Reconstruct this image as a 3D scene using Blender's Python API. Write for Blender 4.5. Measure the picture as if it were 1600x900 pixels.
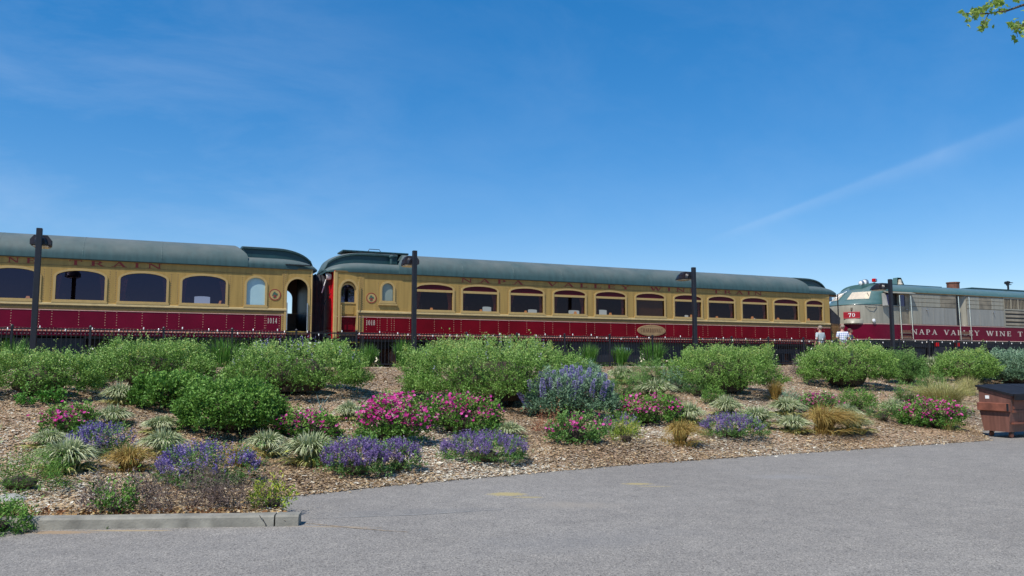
import bpy, math, random
import numpy as np
from mathutils import Vector, Matrix, Euler, noise
for o in list(bpy.data.objects): bpy.data.objects.remove(o)
R = math.radians; PI = math.pi
sc = bpy.context.scene; COL = sc.collection
random.seed(4)

# ------------------------------------------------------------------ camera, world, sun, exposure
EYE = Vector((0, 0, 1.65)); FPX = 1227.0
YAW = 65.76; PITCH = 5.35
cam_d = bpy.data.cameras.new('camera'); cam = bpy.data.objects.new('camera', cam_d); COL.objects.link(cam)
cam_d.sensor_width = 36; cam_d.lens = FPX / 1600 * 36; cam_d.clip_start = .1; cam_d.clip_end = 6000
cam.location = EYE; cam.rotation_euler = Euler((R(90 + PITCH), 0, R(YAW - 90)))
sc.camera = cam
SUN_TRAVEL = (0.87, 0.50); SUN_ELEV = 56
az = math.atan2(-SUN_TRAVEL[1], -SUN_TRAVEL[0])          # direction towards the sun
sun_dir = Vector((math.cos(az) * math.cos(R(SUN_ELEV)), math.sin(az) * math.cos(R(SUN_ELEV)), math.sin(R(SUN_ELEV))))
sd = bpy.data.lights.new('sun', 'SUN'); sun = bpy.data.objects.new('sun', sd); COL.objects.link(sun)
sd.energy = 5.0; sd.angle = R(.53); sd.color = (1, .955, .88)
sun.rotation_euler = sun_dir.to_track_quat('Z', 'Y').to_euler(); sun.location = (0, 0, 50)
sc.view_settings.view_transform = 'Standard'; sc.view_settings.look = 'None'; sc.view_settings.exposure = 0.0; sc.view_settings.gamma = 1
sc.view_settings.use_curve_mapping = False
CR = cam.rotation_euler.to_matrix()
def ray(px, py): return (CR @ Vector(((px - 800) / FPX, (450 - py) / FPX, -1))).normalized()
def at(px, py, Y):                       # point where the line of sight meets the vertical plane at distance Y
    d = ray(px, py); t = Y / d.y
    return EYE + d * t
def proj(p):
    q = CR.transposed() @ (Vector(p) - EYE)
    return 800 + FPX * q.x / -q.z, 450 - FPX * q.y / -q.z

w = bpy.data.worlds.new('World'); sc.world = w; w.use_nodes = True
nt = w.node_tree; N = nt.nodes; L = nt.links; N.clear()
def nd(t, **k):
    n = N.new(t)
    for a, b in k.items(): setattr(n, a, b)
    return n
out = nd('ShaderNodeOutputWorld'); bg = nd('ShaderNodeBackground'); bg.inputs[1].default_value = .125
sky = nd('ShaderNodeTexSky', sky_type='NISHITA', sun_disc=False)
sky.sun_elevation = R(SUN_ELEV); sky.sun_rotation = math.atan2(sun_dir.x, sun_dir.y)
sky.altitude = 900; sky.air_density = 1.0; sky.dust_density = .1; sky.ozone_density = 3.0
hs = nd('ShaderNodeHueSaturation'); hs.inputs['Hue'].default_value = .5; hs.inputs['Saturation'].default_value = 1.69; hs.inputs['Value'].default_value = 1.0
gm = nd('ShaderNodeGamma'); gm.inputs[1].default_value = .68; L.new(sky.outputs[0], gm.inputs[0]); vm = nd('ShaderNodeVectorMath', operation='SCALE'); vm.inputs['Scale'].default_value = 1.95; L.new(gm.outputs[0], vm.inputs[0]); vt = nd('ShaderNodeVectorMath', operation='MULTIPLY'); vt.inputs[1].default_value = (.98, .965, 1.0); L.new(vm.outputs[0], vt.inputs[0]); L.new(vt.outputs[0], hs.inputs['Color'])
tc = nd('ShaderNodeTexCoord')
def math_n(op, a, b=None, c=None, clamp=False):
    n = nd('ShaderNodeMath', operation=op, use_clamp=clamp)
    for i, v in enumerate((a, b, c)):
        if v is None: continue
        if isinstance(v, (int, float)): n.inputs[i].default_value = v
        else: L.new(v, n.inputs[i])
    return n.outputs[0]
def dot_n(v):
    n = nd('ShaderNodeVectorMath', operation='DOT_PRODUCT'); L.new(tc.outputs['Generated'], n.inputs[0]); n.inputs[1].default_value = v
    return n.outputs['Value']
# a thin cirrus veil
mp = nd('ShaderNodeMapping'); mp.inputs['Scale'].default_value = (2.2, 6, 7); mp.inputs['Rotation'].default_value = (.3, .5, .6)
L.new(tc.outputs['Generated'], mp.inputs[0])
nz = nd('ShaderNodeTexNoise'); nz.inputs['Scale'].default_value = 1.6; nz.inputs['Detail'].default_value = 9; nz.inputs['Roughness'].default_value = .62; nz.inputs['Distortion'].default_value = .35
L.new(mp.outputs[0], nz.inputs[0])
veil = math_n('MULTIPLY', math_n('MULTIPLY_ADD', nz.outputs[0], 2.4, -.95, clamp=True), math_n('MULTIPLY_ADD', math_n('MULTIPLY_ADD', dot_n(ray(60, 330)), 9, -8.1, clamp=True), .15, .05))
# the long thin streak of an old vapour trail
d1 = ray(1225, 331); d2 = ray(1600, 190); n12 = d1.cross(d2).normalized(); al = (d2 - d1 * d1.dot(d2)).normalized()
b_ = dot_n(al); a_ = dot_n(n12)
wid = math_n('MAXIMUM', math_n('MULTIPLY_ADD', b_, .012, .0026), .0026)
q_ = math_n('DIVIDE', a_, wid)
up_ = math_n('MULTIPLY', math_n('GREATER_THAN', q_, 0), .65)
q2 = math_n('MULTIPLY', q_, math_n('SUBTRACT', 1.0, up_))
g_ = math_n('POWER', 2.718, math_n('MULTIPLY', math_n('MULTIPLY', q2, q2), -1))
fade = math_n('MULTIPLY', math_n('MULTIPLY_ADD', b_, 9, 1.0, clamp=True), math_n('MULTIPLY_ADD', b_, -1.4, 1.15, clamp=True))
ahead = math_n('GREATER_THAN', dot_n(ray(1400, 260)), .6)
trail = math_n('MULTIPLY', math_n('MULTIPLY', math_n('MULTIPLY', g_, fade), ahead), math_n('MULTIPLY_ADD', nz.outputs[0], .14, .02))
mx = nd('ShaderNodeMixRGB'); L.new(math_n('ADD', veil, trail, clamp=True), mx.inputs[0]); L.new(hs.outputs[0], mx.inputs[1]); mx.inputs[2].default_value = (6.2, 7.2, 8.6, 1)
L.new(mx.outputs[0], bg.inputs[0]); L.new(bg.outputs[0], out.inputs[0])

# ------------------------------------------------------------------ helpers
def tag(o, label=None, cat=None, group=None, kind=None):
    if label: o['label'] = label
    if cat: o['category'] = cat
    if group: o['group'] = group
    if kind: o['kind'] = kind
    return o
def link(name, me, mat=None, parent=None, loc=None, rz=None):
    o = bpy.data.objects.new(name, me); COL.objects.link(o)
    if mat and not me.materials: me.materials.append(mat)
    if parent: o.parent = parent
    if loc: o.location = loc
    if rz: o.rotation_euler.z = rz
    return o
def thing(name, label, cat, loc=(0, 0, 0), rz=0, group=None):
    o = bpy.data.objects.new(name, None); COL.objects.link(o); o.empty_display_size = .2
    o.location = loc; o.rotation_euler.z = rz
    return tag(o, label, cat, group)
class MB:
    def __init__(s): s.v = []; s.f = []
    def add(s, v, f):
        b = len(s.v); s.v += [tuple(p) for p in v]; s.f += [tuple(i + b for i in q) for q in f]; return s
    def box(s, x0, x1, y0, y1, z0, z1):
        return s.add([(x, y, z) for x in (x0, x1) for y in (y0, y1) for z in (z0, z1)],
                     [(0, 1, 3, 2), (4, 6, 7, 5), (0, 4, 5, 1), (2, 3, 7, 6), (0, 2, 6, 4), (1, 5, 7, 3)])
    def bbox(s, x0, x1, y0, y1, z0, z1, b=.02):      # box with chamfered vertical edges and top edge
        ring = lambda i, z: [(x0 + b + i, y0 + i, z), (x1 - b - i, y0 + i, z), (x1 - i, y0 + b + i, z), (x1 - i, y1 - b - i, z), (x1 - b - i, y1 - i, z), (x0 + b + i, y1 - i, z), (x0 + i, y1 - b - i, z), (x0 + i, y0 + b + i, z)]
        return s.loft([ring(b * .6, z0), ring(0, z0 + b * .6), ring(0, z1 - b * .6), ring(b * .6, z1)], True, True)
    def loft(s, rings, closed=True, cap=False):
        b = len(s.v); n = len(rings[0])
        for r in rings: s.v += [tuple(p) for p in r]
        for i in range(len(rings) - 1):
            for j in range(n if closed else n - 1):
                k = (j + 1) % n
                s.f.append((b + i * n + j, b + i * n + k, b + (i + 1) * n + k, b + (i + 1) * n + j))
        if cap:
            s.f.append(tuple(b + j for j in reversed(range(n)))); e = b + (len(rings) - 1) * n
            s.f.append(tuple(e + j for j in range(n)))
        return s
    def tube(s, pts, r, n=6, cap=True):
        pts = [Vector(p) for p in pts]; rs = r if isinstance(r, (list, tuple)) else [r] * len(pts); rings = []
        for i, p in enumerate(pts):
            d = (pts[min(i + 1, len(pts) - 1)] - pts[max(i - 1, 0)]).normalized()
            a = d.cross(Vector((0, 0, 1)) if abs(d.z) < .9 else Vector((1, 0, 0))).normalized(); c = d.cross(a)
            rings.append([p + (a * math.cos(2 * PI * k / n) + c * math.sin(2 * PI * k / n)) * rs[i] for k in range(n)])
        return s.loft(rings, True, cap)
    def lathe(s, prof, c=(0, 0, 0), n=12, axis='z'):
        rings = []
        for r, h in prof:
            ring = []
            for k in range(n):
                a = 2 * PI * k / n; x, y = r * math.cos(a), r * math.sin(a)
                ring.append({'z': (c[0] + x, c[1] + y, c[2] + h), 'y': (c[0] + x, c[1] + h, c[2] + y), 'x': (c[0] + h, c[1] + x, c[2] + y)}[axis])
            rings.append(ring)
        return s.loft(rings, True, True)
    def pyr(s, x, y, z, r=.012, h=.01):             # small rivet head on a wall that faces -y
        return s.add([(x - r, y, z - r), (x + r, y, z - r), (x + r, y, z + r), (x - r, y, z + r), (x, y - h, z)], [(0, 1, 4), (1, 2, 4), (2, 3, 4), (3, 0, 4)])
    def mesh(s, name, smooth=False):
        me = bpy.data.meshes.new(name); me.from_pydata(s.v, [], s.f); me.update()
        if smooth: me.shade_smooth() if smooth is True else me.set_sharp_from_angle(angle=R(smooth)); 
        if smooth and smooth is not True: 
            me.polygons.foreach_set('use_smooth', [True] * len(me.polygons)); me.set_sharp_from_angle(angle=R(smooth))
        return me
    def build(s, name, mat, parent=None, smooth=False, kind=None, label=None, loc=None, rz=None):
        o = link(name, s.mesh(name, smooth), mat, parent, loc, rz)
        if kind: o['kind'] = kind
        if label: o['label'] = label
        return o

# ------------------------------------------------------------------ materials
def base_mat(name):
    m = bpy.data.materials.new(name); m.use_nodes = True; t = m.node_tree; b = t.nodes['Principled BSDF']; return m, t, b
def mat(name, c, rough=.5, metal=0, var=.12, scale=6, bump=0, bscale=60, coat=0, dust=None, streak=0, spec=.5):
    m, t, b = base_mat(name); n = t.nodes; l = t.links
    b.inputs['Roughness'].default_value = rough; b.inputs['Metallic'].default_value = metal
    b.inputs['Coat Weight'].default_value = coat; b.inputs['Coat Roughness'].default_value = .08
    b.inputs['Specular IOR Level'].default_value = spec
    tc = n.new('ShaderNodeTexCoord'); nz = n.new('ShaderNodeTexNoise'); nz.inputs['Scale'].default_value = scale; nz.inputs['Detail'].default_value = 6
    if streak:
        mp = n.new('ShaderNodeMapping'); mp.inputs['Scale'].default_value = (4, 4, .35); l.new(tc.outputs['Object'], mp.inputs[0]); l.new(mp.outputs[0], nz.inputs[0])
    else: l.new(tc.outputs['Object'], nz.inputs[0])
    r = n.new('ShaderNodeValToRGB'); r.color_ramp.elements[0].position = .3; r.color_ramp.elements[1].position = .72
    r.color_ramp.elements[0].color = (*[max(0, x * (1 - var)) for x in c], 1); r.color_ramp.elements[1].color = (*[min(1, x * (1 + var)) for x in c], 1)
    l.new(nz.outputs[0], r.inputs[0]); col = r.outputs[0]
    if dust:
        g = n.new('ShaderNodeNewGeometry'); sp = n.new('ShaderNodeSeparateXYZ'); l.new(g.outputs['Normal'], sp.inputs[0])
        rr = n.new('ShaderNodeMapRange'); rr.inputs[1].default_value = .1; rr.inputs[2].default_value = .95; l.new(sp.outputs[2], rr.inputs[0])
        n2 = n.new('ShaderNodeTexNoise'); n2.inputs['Scale'].default_value = 1.3; n2.inputs['Detail'].default_value = 7; l.new(tc.outputs['Object'], n2.inputs[0])
        mm = n.new('ShaderNodeMath'); mm.operation = 'MULTIPLY'; l.new(rr.outputs[0], mm.inputs[0]); l.new(n2.outputs[0], mm.inputs[1])
        m2 = n.new('ShaderNodeMath'); m2.operation = 'MULTIPLY'; m2.use_clamp = True; l.new(mm.outputs[0], m2.inputs[0]); m2.inputs[1].default_value = 1.5
        mx = n.new('ShaderNodeMixRGB'); l.new(m2.outputs[0], mx.inputs[0]); l.new(col, mx.inputs[1]); mx.inputs[2].default_value = (*dust, 1); col = mx.outputs[0]
    l.new(col, b.inputs['Base Color'])
    if bump:
        n3 = n.new('ShaderNodeTexNoise'); n3.inputs['Scale'].default_value = bscale; n3.inputs['Detail'].default_value = 4; l.new(tc.outputs['Object'], n3.inputs[0])
        bp = n.new('ShaderNodeBump'); bp.inputs['Strength'].default_value = bump; bp.inputs['Distance'].default_value = .02; l.new(n3.outputs[0], bp.inputs['Height']); l.new(bp.outputs[0], b.inputs['Normal'])
    return m
def tint_mat(name, cols, rough=.55, trans=.16, spec=.25):       # colours picked per leaf by the 'tint' attribute
    m, t, b = base_mat(name); n = t.nodes; l = t.links
    a = n.new('ShaderNodeAttribute'); a.attribute_name = 'tint'
    r = n.new('ShaderNodeValToRGB'); e = r.color_ramp.elements
    while len(e) < len(cols): e.new(.5)
    for i, c in enumerate(cols): e[i].position = i / (len(cols) - 1); e[i].color = (*c, 1)
    l.new(a.outputs['Fac'], r.inputs[0]); l.new(r.outputs[0], b.inputs['Base Color'])
    b.inputs['Roughness'].default_value = rough; b.inputs['Specular IOR Level'].default_value = spec
    if trans:
        tr = n.new('ShaderNodeBsdfTranslucent'); l.new(r.outputs[0], tr.inputs[0]); mx = n.new('ShaderNodeMixShader'); mx.inputs[0].default_value = trans
        l.new(b.outputs[0], mx.inputs[1]); l.new(tr.outputs[0], mx.inputs[2]); l.new(mx.outputs[0], n['Material Output'].inputs[0])
    return m
def glass_mat(name, tint, refl=.06, boost=1.0, gl=(.7, .62, 1)):
    m, t, b = base_mat(name); n = t.nodes; l = t.links; n.remove(b)
    g = n.new('ShaderNodeBsdfGlossy'); g.inputs['Roughness'].default_value = .02; g.inputs[0].default_value = (*gl, 1)
    tr = n.new('ShaderNodeBsdfTransparent'); tr.inputs[0].default_value = (*tint, 1)
    f = n.new('ShaderNodeFresnel'); f.inputs[0].default_value = 1.5
    ma = n.new('ShaderNodeMath'); ma.operation = 'MULTIPLY_ADD'; ma.inputs[1].default_value = boost; ma.inputs[2].default_value = refl; ma.use_clamp = True; l.new(f.outputs[0], ma.inputs[0])
    mx = n.new('ShaderNodeMixShader'); l.new(ma.outputs[0], mx.inputs[0]); l.new(tr.outputs[0], mx.inputs[1]); l.new(g.outputs[0], mx.inputs[2])
    tc = n.new('ShaderNodeTexCoord'); nz = n.new('ShaderNodeTexNoise'); nz.inputs['Scale'].default_value = 1.2; l.new(tc.outputs['Object'], nz.inputs[0])
    bp = n.new('ShaderNodeBump'); bp.inputs['Strength'].default_value = .35; l.new(nz.outputs[0], bp.inputs['Height']); l.new(bp.outputs[0], g.inputs['Normal'])
    l.new(mx.outputs[0], n['Material Output'].inputs[0]); return m

M = {}
M['cream'] = mat('cream paint', (.385, .25, .075), .5, spec=.25, var=.14, scale=2.2, streak=1, bump=.03, bscale=3)
M['cream_trim'] = mat('cream trim paint', (.46, .315, .115), .42, var=.06)
M['belt'] = mat('pale belt rail paint', (.62, .46, .21), .4)
M['rivet_pale'] = mat('pale rivet heads', (.52, .30, .24), .5)
M['olive'] = mat('dark olive paint', (.17, .11, .03), .5)  # plain dark olive colour for strips, rails and borders
M['maroon'] = mat('maroon paint', (.150, .002, .0085), .35, var=.18, scale=1.5, coat=0, spec=.10, bump=.02, bscale=2.5)
M['maroon2'] = mat('maroon purple paint', (.135, .003, .020), .35, var=.16, scale=1.5, coat=0, spec=.12, bump=.02, bscale=2.5)
M['red'] = mat('bright red paint', (.55, .006, .012), .6, var=.12, spec=.08)
M['pinkline'] = mat('pink cream stripe', (.62, .36, .30), .5)
M['salmon'] = mat('salmon rivet plate', (.50, .17, .11), .55, var=.3, scale=30)
M['rivet'] = mat('rivet heads', (.46, .24, .16), .5, var=.1)
M['rivet_dark'] = mat('rivet heads dark', (.20, .12, .06), .5)
M['roof'] = mat('green roof paint', (.042, .088, .090), .5, var=.2, scale=1.6, streak=1, spec=.25, dust=(.15, .165, .15), bump=.05, bscale=2)
M['roof_dark'] = mat('dark green panel', (.012, .050, .055), .45, var=.15)
M['roof_seam'] = mat('roof seam', (.12, .20, .19), .45, dust=(.36, .37, .30))
M['letter'] = mat('maroon lettering', (.27, .022, .012), .5)
M['letter_pale'] = mat('pale lettering', (.60, .50, .42), .5)
M['plate_ink'] = mat('dark plate ink', (.09, .02, .008), .5)
M['white'] = mat('white paint', (.8, .8, .78), .45)
M['black'] = mat('black frame paint', (.012, .012, .014), .5, var=.3)
M['under'] = mat('grimy underframe', (.014, .015, .02), .6, var=.4, scale=3)
M['rubber'] = mat('bellows canvas', (.022, .022, .028), .85, var=.4, scale=5, bump=.3, bscale=9)
M['interior'] = mat('dark wood lining', (.16, .08, .04), .5)
M['cloth'] = mat('white cloth', (.75, .72, .66), .8)
M['curtain'] = mat('curtain fabric', (.60, .26, .16), .85, var=.3, scale=14)
M['lampshade'] = mat('lamp shade', (.75, .55, .30), .7)
M['lampshade'].node_tree.nodes['Principled BSDF'].inputs['Emission Color'].default_value = (1, .55, .22, 1); M['lampshade'].node_tree.nodes['Principled BSDF'].inputs['Emission Strength'].default_value = .7
M['glass'] = glass_mat('tinted car glass', (.40, .32, .36), .022, .8)
M['glass_warm'] = glass_mat('smoky car glass', (.48, .36, .30), .008, .62, (.75, .6, .72))
M['fan_paint'] = mat('dark maroon fanlight', (.085, .004, .012), .4, spec=.2)
M['glass_dark'] = glass_mat('dark glass', (.25, .25, .3), .06)
M['frost_blue'] = mat('frosted blue glass', (.38, .55, .58), .25, var=.05, scale=1)
M['frost_grey'] = mat('frosted grey glass', (.24, .29, .25), .25, var=.08, scale=1)
M['blind'] = mat('drawn tan blind', (.30, .22, .10), .6, var=.12, scale=2)
M['yellow'] = mat('yellow step edge', (.62, .42, .05), .6, var=.2, scale=20)
M['steel'] = mat('weathered steel', (.42, .42, .42), .35, metal=.8)
M['chrome'] = mat('chrome', (.8, .8, .8), .12, metal=1)
M['lens'] = mat('lamp lens', (.55, .50, .40), .1)
M['brown_rust'] = mat('rusty brown', (.16, .06, .035), .7, var=.4, scale=8)
M['loco'] = mat('grey beige engine paint', (.30, .28, .215), .42, var=.18, scale=1.5, streak=1, bump=.03, bscale=3)
M['loco_grey'] = mat('cool grey engine panel', (.27, .262, .228), .42, var=.15, scale=1.5, streak=1)
M['loco_soot'] = mat('sooty panel', (.235, .20, .14), .55, var=.35, scale=2.5)
M['loco_green'] = mat('engine green paint', (.065, .145, .135), .38, var=.12, dust=(.13, .18, .165), coat=.15)
M['sunblind'] = mat('tan cab blind', (.72, .60, .42), .6)
M['mesh_dark'] = mat('dark grille', (.05, .045, .035), .7, var=.4, scale=20)
M['concrete'] = mat('kerb concrete', (.24, .225, .185), .88, var=.35, scale=5, bump=.25, bscale=50)
M['rock'] = mat('pale rock', (.36, .35, .31), .85, var=.25, scale=5, bump=.5, bscale=14)
M['dump'] = mat('brown steel paint', (.165, .072, .052), .5, var=.25, scale=5, bump=.1, bscale=10, streak=1, dust=(.24, .16, .13))
M['dump_rust'] = mat('rusty fork pocket', (.20, .068, .04), .6, var=.3, scale=7)
M['lid'] = mat('black plastic lid', (.016, .015, .017), .65, spec=.2, var=.3)
M['lamp_black'] = mat('dark bronze pole', (.012, .012, .017), .42, var=.2)
M['fin'] = mat('lamp housing fins', (.03, .022, .026), .35)
M['bulb'] = mat('bulb glass', (.85, .85, .82), .15)
M['wood_brown'] = mat('varnished wood', (.20, .11, .04), .5, var=.3, scale=12)
M['bark'] = mat('bark', (.11, .085, .06), .9, var=.3, scale=14, bump=.5, bscale=30)
M['twigs'] = mat('shrub wood', (.045, .032, .02), .9, var=.4, scale=20)
M['skin'] = mat('skin', (.50, .27, .19), .55, var=.05)
M['skin_dark'] = mat('tanned skin', (.36, .18, .12), .55, var=.05)
M['hair_grey'] = mat('grey hair', (.28, .22, .17), .8, var=.3, scale=60)
M['hair_brown'] = mat('brown hair', (.09, .05, .03), .8, var=.3, scale=60)
M['grey_shirt'] = mat('grey green shirt', (.43, .50, .50), .85, var=.06)
M['navy'] = mat('navy shirt', (.025, .03, .06), .85)
M['khaki'] = mat('pale khaki cotton', (.66, .60, .48), .85, var=.06)
M['jeans'] = mat('dark trousers', (.05, .055, .08), .85)
def plaid_mat():
    m, t, b = base_mat('blue and white plaid'); n = t.nodes; l = t.links
    tc = n.new('ShaderNodeTexCoord'); sp = n.new('ShaderNodeSeparateXYZ'); l.new(tc.outputs['Object'], sp.inputs[0]); fs = []
    for ax in (0, 2):
        s = n.new('ShaderNodeMath'); s.operation = 'MULTIPLY'; l.new(sp.outputs[ax], s.inputs[0]); s.inputs[1].default_value = 11
        f = n.new('ShaderNodeMath'); f.operation = 'FRACT'; l.new(s.outputs[0], f.inputs[0])
        c = n.new('ShaderNodeMath'); c.operation = 'LESS_THAN'; l.new(f.outputs[0], c.inputs[0]); c.inputs[1].default_value = .38; fs.append(c.outputs[0])
    a = n.new('ShaderNodeMath'); a.operation = 'ADD'; l.new(fs[0], a.inputs[0]); l.new(fs[1], a.inputs[1])
    h = n.new('ShaderNodeMath'); h.operation = 'MULTIPLY'; l.new(a.outputs[0], h.inputs[0]); h.inputs[1].default_value = .5
    r = n.new('ShaderNodeValToRGB'); r.color_ramp.elements[0].color = (.82, .84, .88, 1); r.color_ramp.elements[1].color = (.18, .25, .46, 1)
    l.new(h.outputs[0], r.inputs[0]); l.new(r.outputs[0], b.inputs['Base Color']); b.inputs['Roughness'].default_value = .85
    return m
M['plaid'] = plaid_mat()

# ground materials
def asphalt_mat():
    m, t, b = base_mat('worn asphalt'); n = t.nodes; l = t.links
    g = n.new('ShaderNodeNewGeometry'); P = g.outputs['Position']
    def noise_n(s, d=6, r=.6):
        k = n.new('ShaderNodeTexNoise'); k.inputs['Scale'].default_value = s; k.inputs['Detail'].default_value = d; k.inputs['Roughness'].default_value = r; l.new(P, k.inputs[0]); return k.outputs[0]
    def ramp(f, stops):
        r = n.new('ShaderNodeValToRGB'); e = r.color_ramp.elements
        while len(e) < len(stops): e.new(.5)
        for i, (p, c) in enumerate(stops): e[i].position = p; e[i].color = (*c, 1)
        l.new(f, r.inputs[0]); return r.outputs[0]
    def mix(f, a, c, mode='MIX'):
        k = n.new('ShaderNodeMixRGB'); k.blend_type = mode
        for i, v in enumerate((f, a, c)):
            if isinstance(v, (int, float)): k.inputs[i].default_value = v
            elif isinstance(v, tuple): k.inputs[i].default_value = (*v, 1)
            else: l.new(v, k.inputs[i])
        return k.outputs[0]
    base = ramp(noise_n(.35, 8), [(.3, (.234, .215, .190)), (.7, (.277, .256, .227))])
    vo = n.new('ShaderNodeTexVoronoi'); vo.inputs['Scale'].default_value = 95; l.new(P, vo.inputs[0])
    bw = n.new('ShaderNodeRGBToBW'); l.new(vo.outputs['Color'], bw.inputs[0])
    agg = ramp(bw.outputs[0], [(.12, (.45, .44, .43)), (.35, (.9, .9, .9)), (.7, (1.05, 1.05, 1.05)), (.93, (1.55, 1.52, 1.46))])
    c = mix(1.0, base, agg, 'MULTIPLY')
    c = mix(1.0, c, ramp(noise_n(3.2, 8, .7), [(.3, (.86, .86, .87)), (.7, (1.12, 1.11, 1.1))]), 'MULTIPLY')
    def stain(px, py, rx, ry, rot, colr, strg, ns=8, hard=2.5):
        d = ray(px, py); p = EYE + d * (EYE.z / -d.z)
        mp = n.new('ShaderNodeMapping'); mp.vector_type = 'TEXTURE'; mp.inputs['Location'].default_value = p; mp.inputs['Rotation'].default_value = (0, 0, rot); mp.inputs['Scale'].default_value = (rx, ry, 1); l.new(P, mp.inputs[0])
        ln = n.new('ShaderNodeVectorMath'); ln.operation = 'LENGTH'; l.new(mp.outputs[0], ln.inputs[0])
        a = n.new('ShaderNodeMath'); a.operation = 'SUBTRACT'; a.inputs[0].default_value = 1.25; l.new(ln.outputs['Value'], a.inputs[1])
        k = n.new('ShaderNodeMath'); k.operation = 'MULTIPLY_ADD'; l.new(noise_n(ns, 5, .7), k.inputs[0]); k.inputs[1].default_value = 1.5; k.inputs[2].default_value = -1.05
        s = n.new('ShaderNodeMath'); s.operation = 'ADD'; l.new(a.outputs[0], s.inputs[0]); l.new(k.outputs[0], s.inputs[1])
        u = n.new('ShaderNodeMath'); u.operation = 'MULTIPLY'; u.use_clamp = True; l.new(s.outputs[0], u.inputs[0]); u.inputs[1].default_value = hard
        v = n.new('ShaderNodeMath'); v.operation = 'MULTIPLY'; l.new(u.outputs[0], v.inputs[0]); v.inputs[1].default_value = strg
        return v.outputs[0], colr
    V = R(YAW - 90)
    for st in [stain(792, 772, .28, .17, V, (.42, .33, .13), .75, 14), stain(826, 777, .22, .07, V, (.40, .32, .14), .6, 14),
               stain(996, 756, .24, .10, V, (.42, .33, .13), .7, 14), stain(1022, 760, .28, .06, V, (.38, .31, .17), .5, 14),
               stain(890, 789, .75, .30, V, (.31, .27, .22), .6, 4, 1.2), stain(1230, 745, .8, .35, V, (.27, .26, .25), .5, 4, 1.2),
               stain(900, 845, 1.6, .5, V + .3, (.17, .167, .165), .35, 2, 1), stain(640, 800, 1.3, .25, V + .15, (.165, .165, .165), .3, 3, 1.5),
               stain(90, 832, .42, .09, V, (.36, .24, .13), .75, 14), stain(200, 829, .55, .04, V, (.42, .30, .15), .7, 16), stain(520, 823, .55, .035, V - .06, (.34, .26, .17), .7, 18)]:
        c = mix(st[0], c, st[1])
    l.new(c, b.inputs['Base Color']); b.inputs['Roughness'].default_value = .88; b.inputs['Specular IOR Level'].default_value = .3
    bp = n.new('ShaderNodeBump'); bp.inputs['Strength'].default_value = .55; bp.inputs['Distance'].default_value = .006
    l.new(vo.outputs['Distance'], bp.inputs['Height']); l.new(bp.outputs[0], b.inputs['Normal'])
    return m
def mulch_mat():
    m, t, b = base_mat('bark mulch'); n = t.nodes; l = t.links
    g = n.new('ShaderNodeNewGeometry'); P = g.outputs['Position']
    vo = n.new('ShaderNodeTexVoronoi'); vo.inputs['Scale'].default_value = 26; l.new(P, vo.inputs[0])
    bw = n.new('ShaderNodeRGBToBW'); l.new(vo.outputs['Color'], bw.inputs[0])
    r = n.new('ShaderNodeValToRGB'); e = r.color_ramp.elements
    for i, (p, c) in enumerate([(0, (.12, .08, .05)), (.45, (.30, .215, .14)), (1, (.48, .39, .29))]):
        if i == 2: e.new(.5)
    for i, (p, c) in enumerate([(0, (.12, .08, .05)), (.45, (.30, .215, .14)), (1, (.48, .39, .29))]): e[i].position = p; e[i].color = (*c, 1)
    l.new(bw.outputs[0], r.inputs[0])
    nz = n.new('ShaderNodeTexNoise'); nz.inputs['Scale'].default_value = .9; nz.inputs['Detail'].default_value = 6; l.new(P, nz.inputs[0])
    r2 = n.new('ShaderNodeValToRGB'); r2.color_ramp.elements[0].position = .35; r2.color_ramp.elements[1].position = .65
    r2.color_ramp.elements[0].color = (.75, .72, .72, 1); r2.color_ramp.elements[1].color = (1.25, 1.1, .95, 1); l.new(nz.outputs[0], r2.inputs[0])
    mx = n.new('ShaderNodeMixRGB'); mx.blend_type = 'MULTIPLY'; mx.inputs[0].default_value = 1; l.new(r.outputs[0], mx.inputs[1]); l.new(r2.outputs[0], mx.inputs[2]); l.new(mx.outputs[0], b.inputs['Base Color'])
    b.inputs['Roughness'].default_value = .95
    bp = n.new('ShaderNodeBump'); bp.inputs['Strength'].default_value = .8; bp.inputs['Distance'].default_value = .03; l.new(vo.outputs['Distance'], bp.inputs['Height']); l.new(bp.outputs[0], b.inputs['Normal'])
    return m
M['asphalt'] = asphalt_mat(); M['mulch'] = mulch_mat()
M['ballast'] = mat('grey ballast', (.17, .16, .15), .95, var=.5, scale=30, bump=.6, bscale=30)
M['dry'] = mat('dry ground', (.20, .16, .11), .95, var=.3, scale=.5)
M['path'] = mat('platform gravel', (.27, .25, .22), .95, var=.3, scale=20)

# ------------------------------------------------------------------ the ground
EDGE = [(-400, 14.0), (-14.5, 14.0), (-1.2, 9.2), (1.24, 8.31), (1.42, 10.05), (3.0, 10.42), (7.2, 10.93), (16.0, 11.1), (18.0, 12.7), (26, 13.2), (400, 13.2)]
def y_edge(x):
    for (a, b), (c, d) in zip(EDGE, EDGE[1:]):
        if x <= c: return b + (d - b) * (x - a) / (c - a)
    return 13.2
def sstep(t): t = max(0., min(1., t)); return t * t * (3 - 2 * t)
def hgt(x, y):
    e = y_edge(x); d = y - e
    if d < 0: return 0.0
    if y > 24.0: return 1.45
    t = max(0., min(1., (y - 10.3) / 10.6)); B = 1.43 * (.55 * t + .45 * sstep(t))
    if x < 1.5: B = max(B, .075 * min(1, .6 + d) + B * .8)
    else: B = B + .02
    k = min(1, d / 1.2) * min(1, max(0, (23.5 - y) / 1.5))
    B += k * (.10 * noise.noise(Vector((x * .45, y * .45, 3))) + .05 * noise.noise(Vector((x * 1.4, y * 1.4, 7))))
    return .005 + min(B, 1.5) * min(1, .02 + d / .8) if x > 1.3 else .012 + min(B, 1.5)
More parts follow.
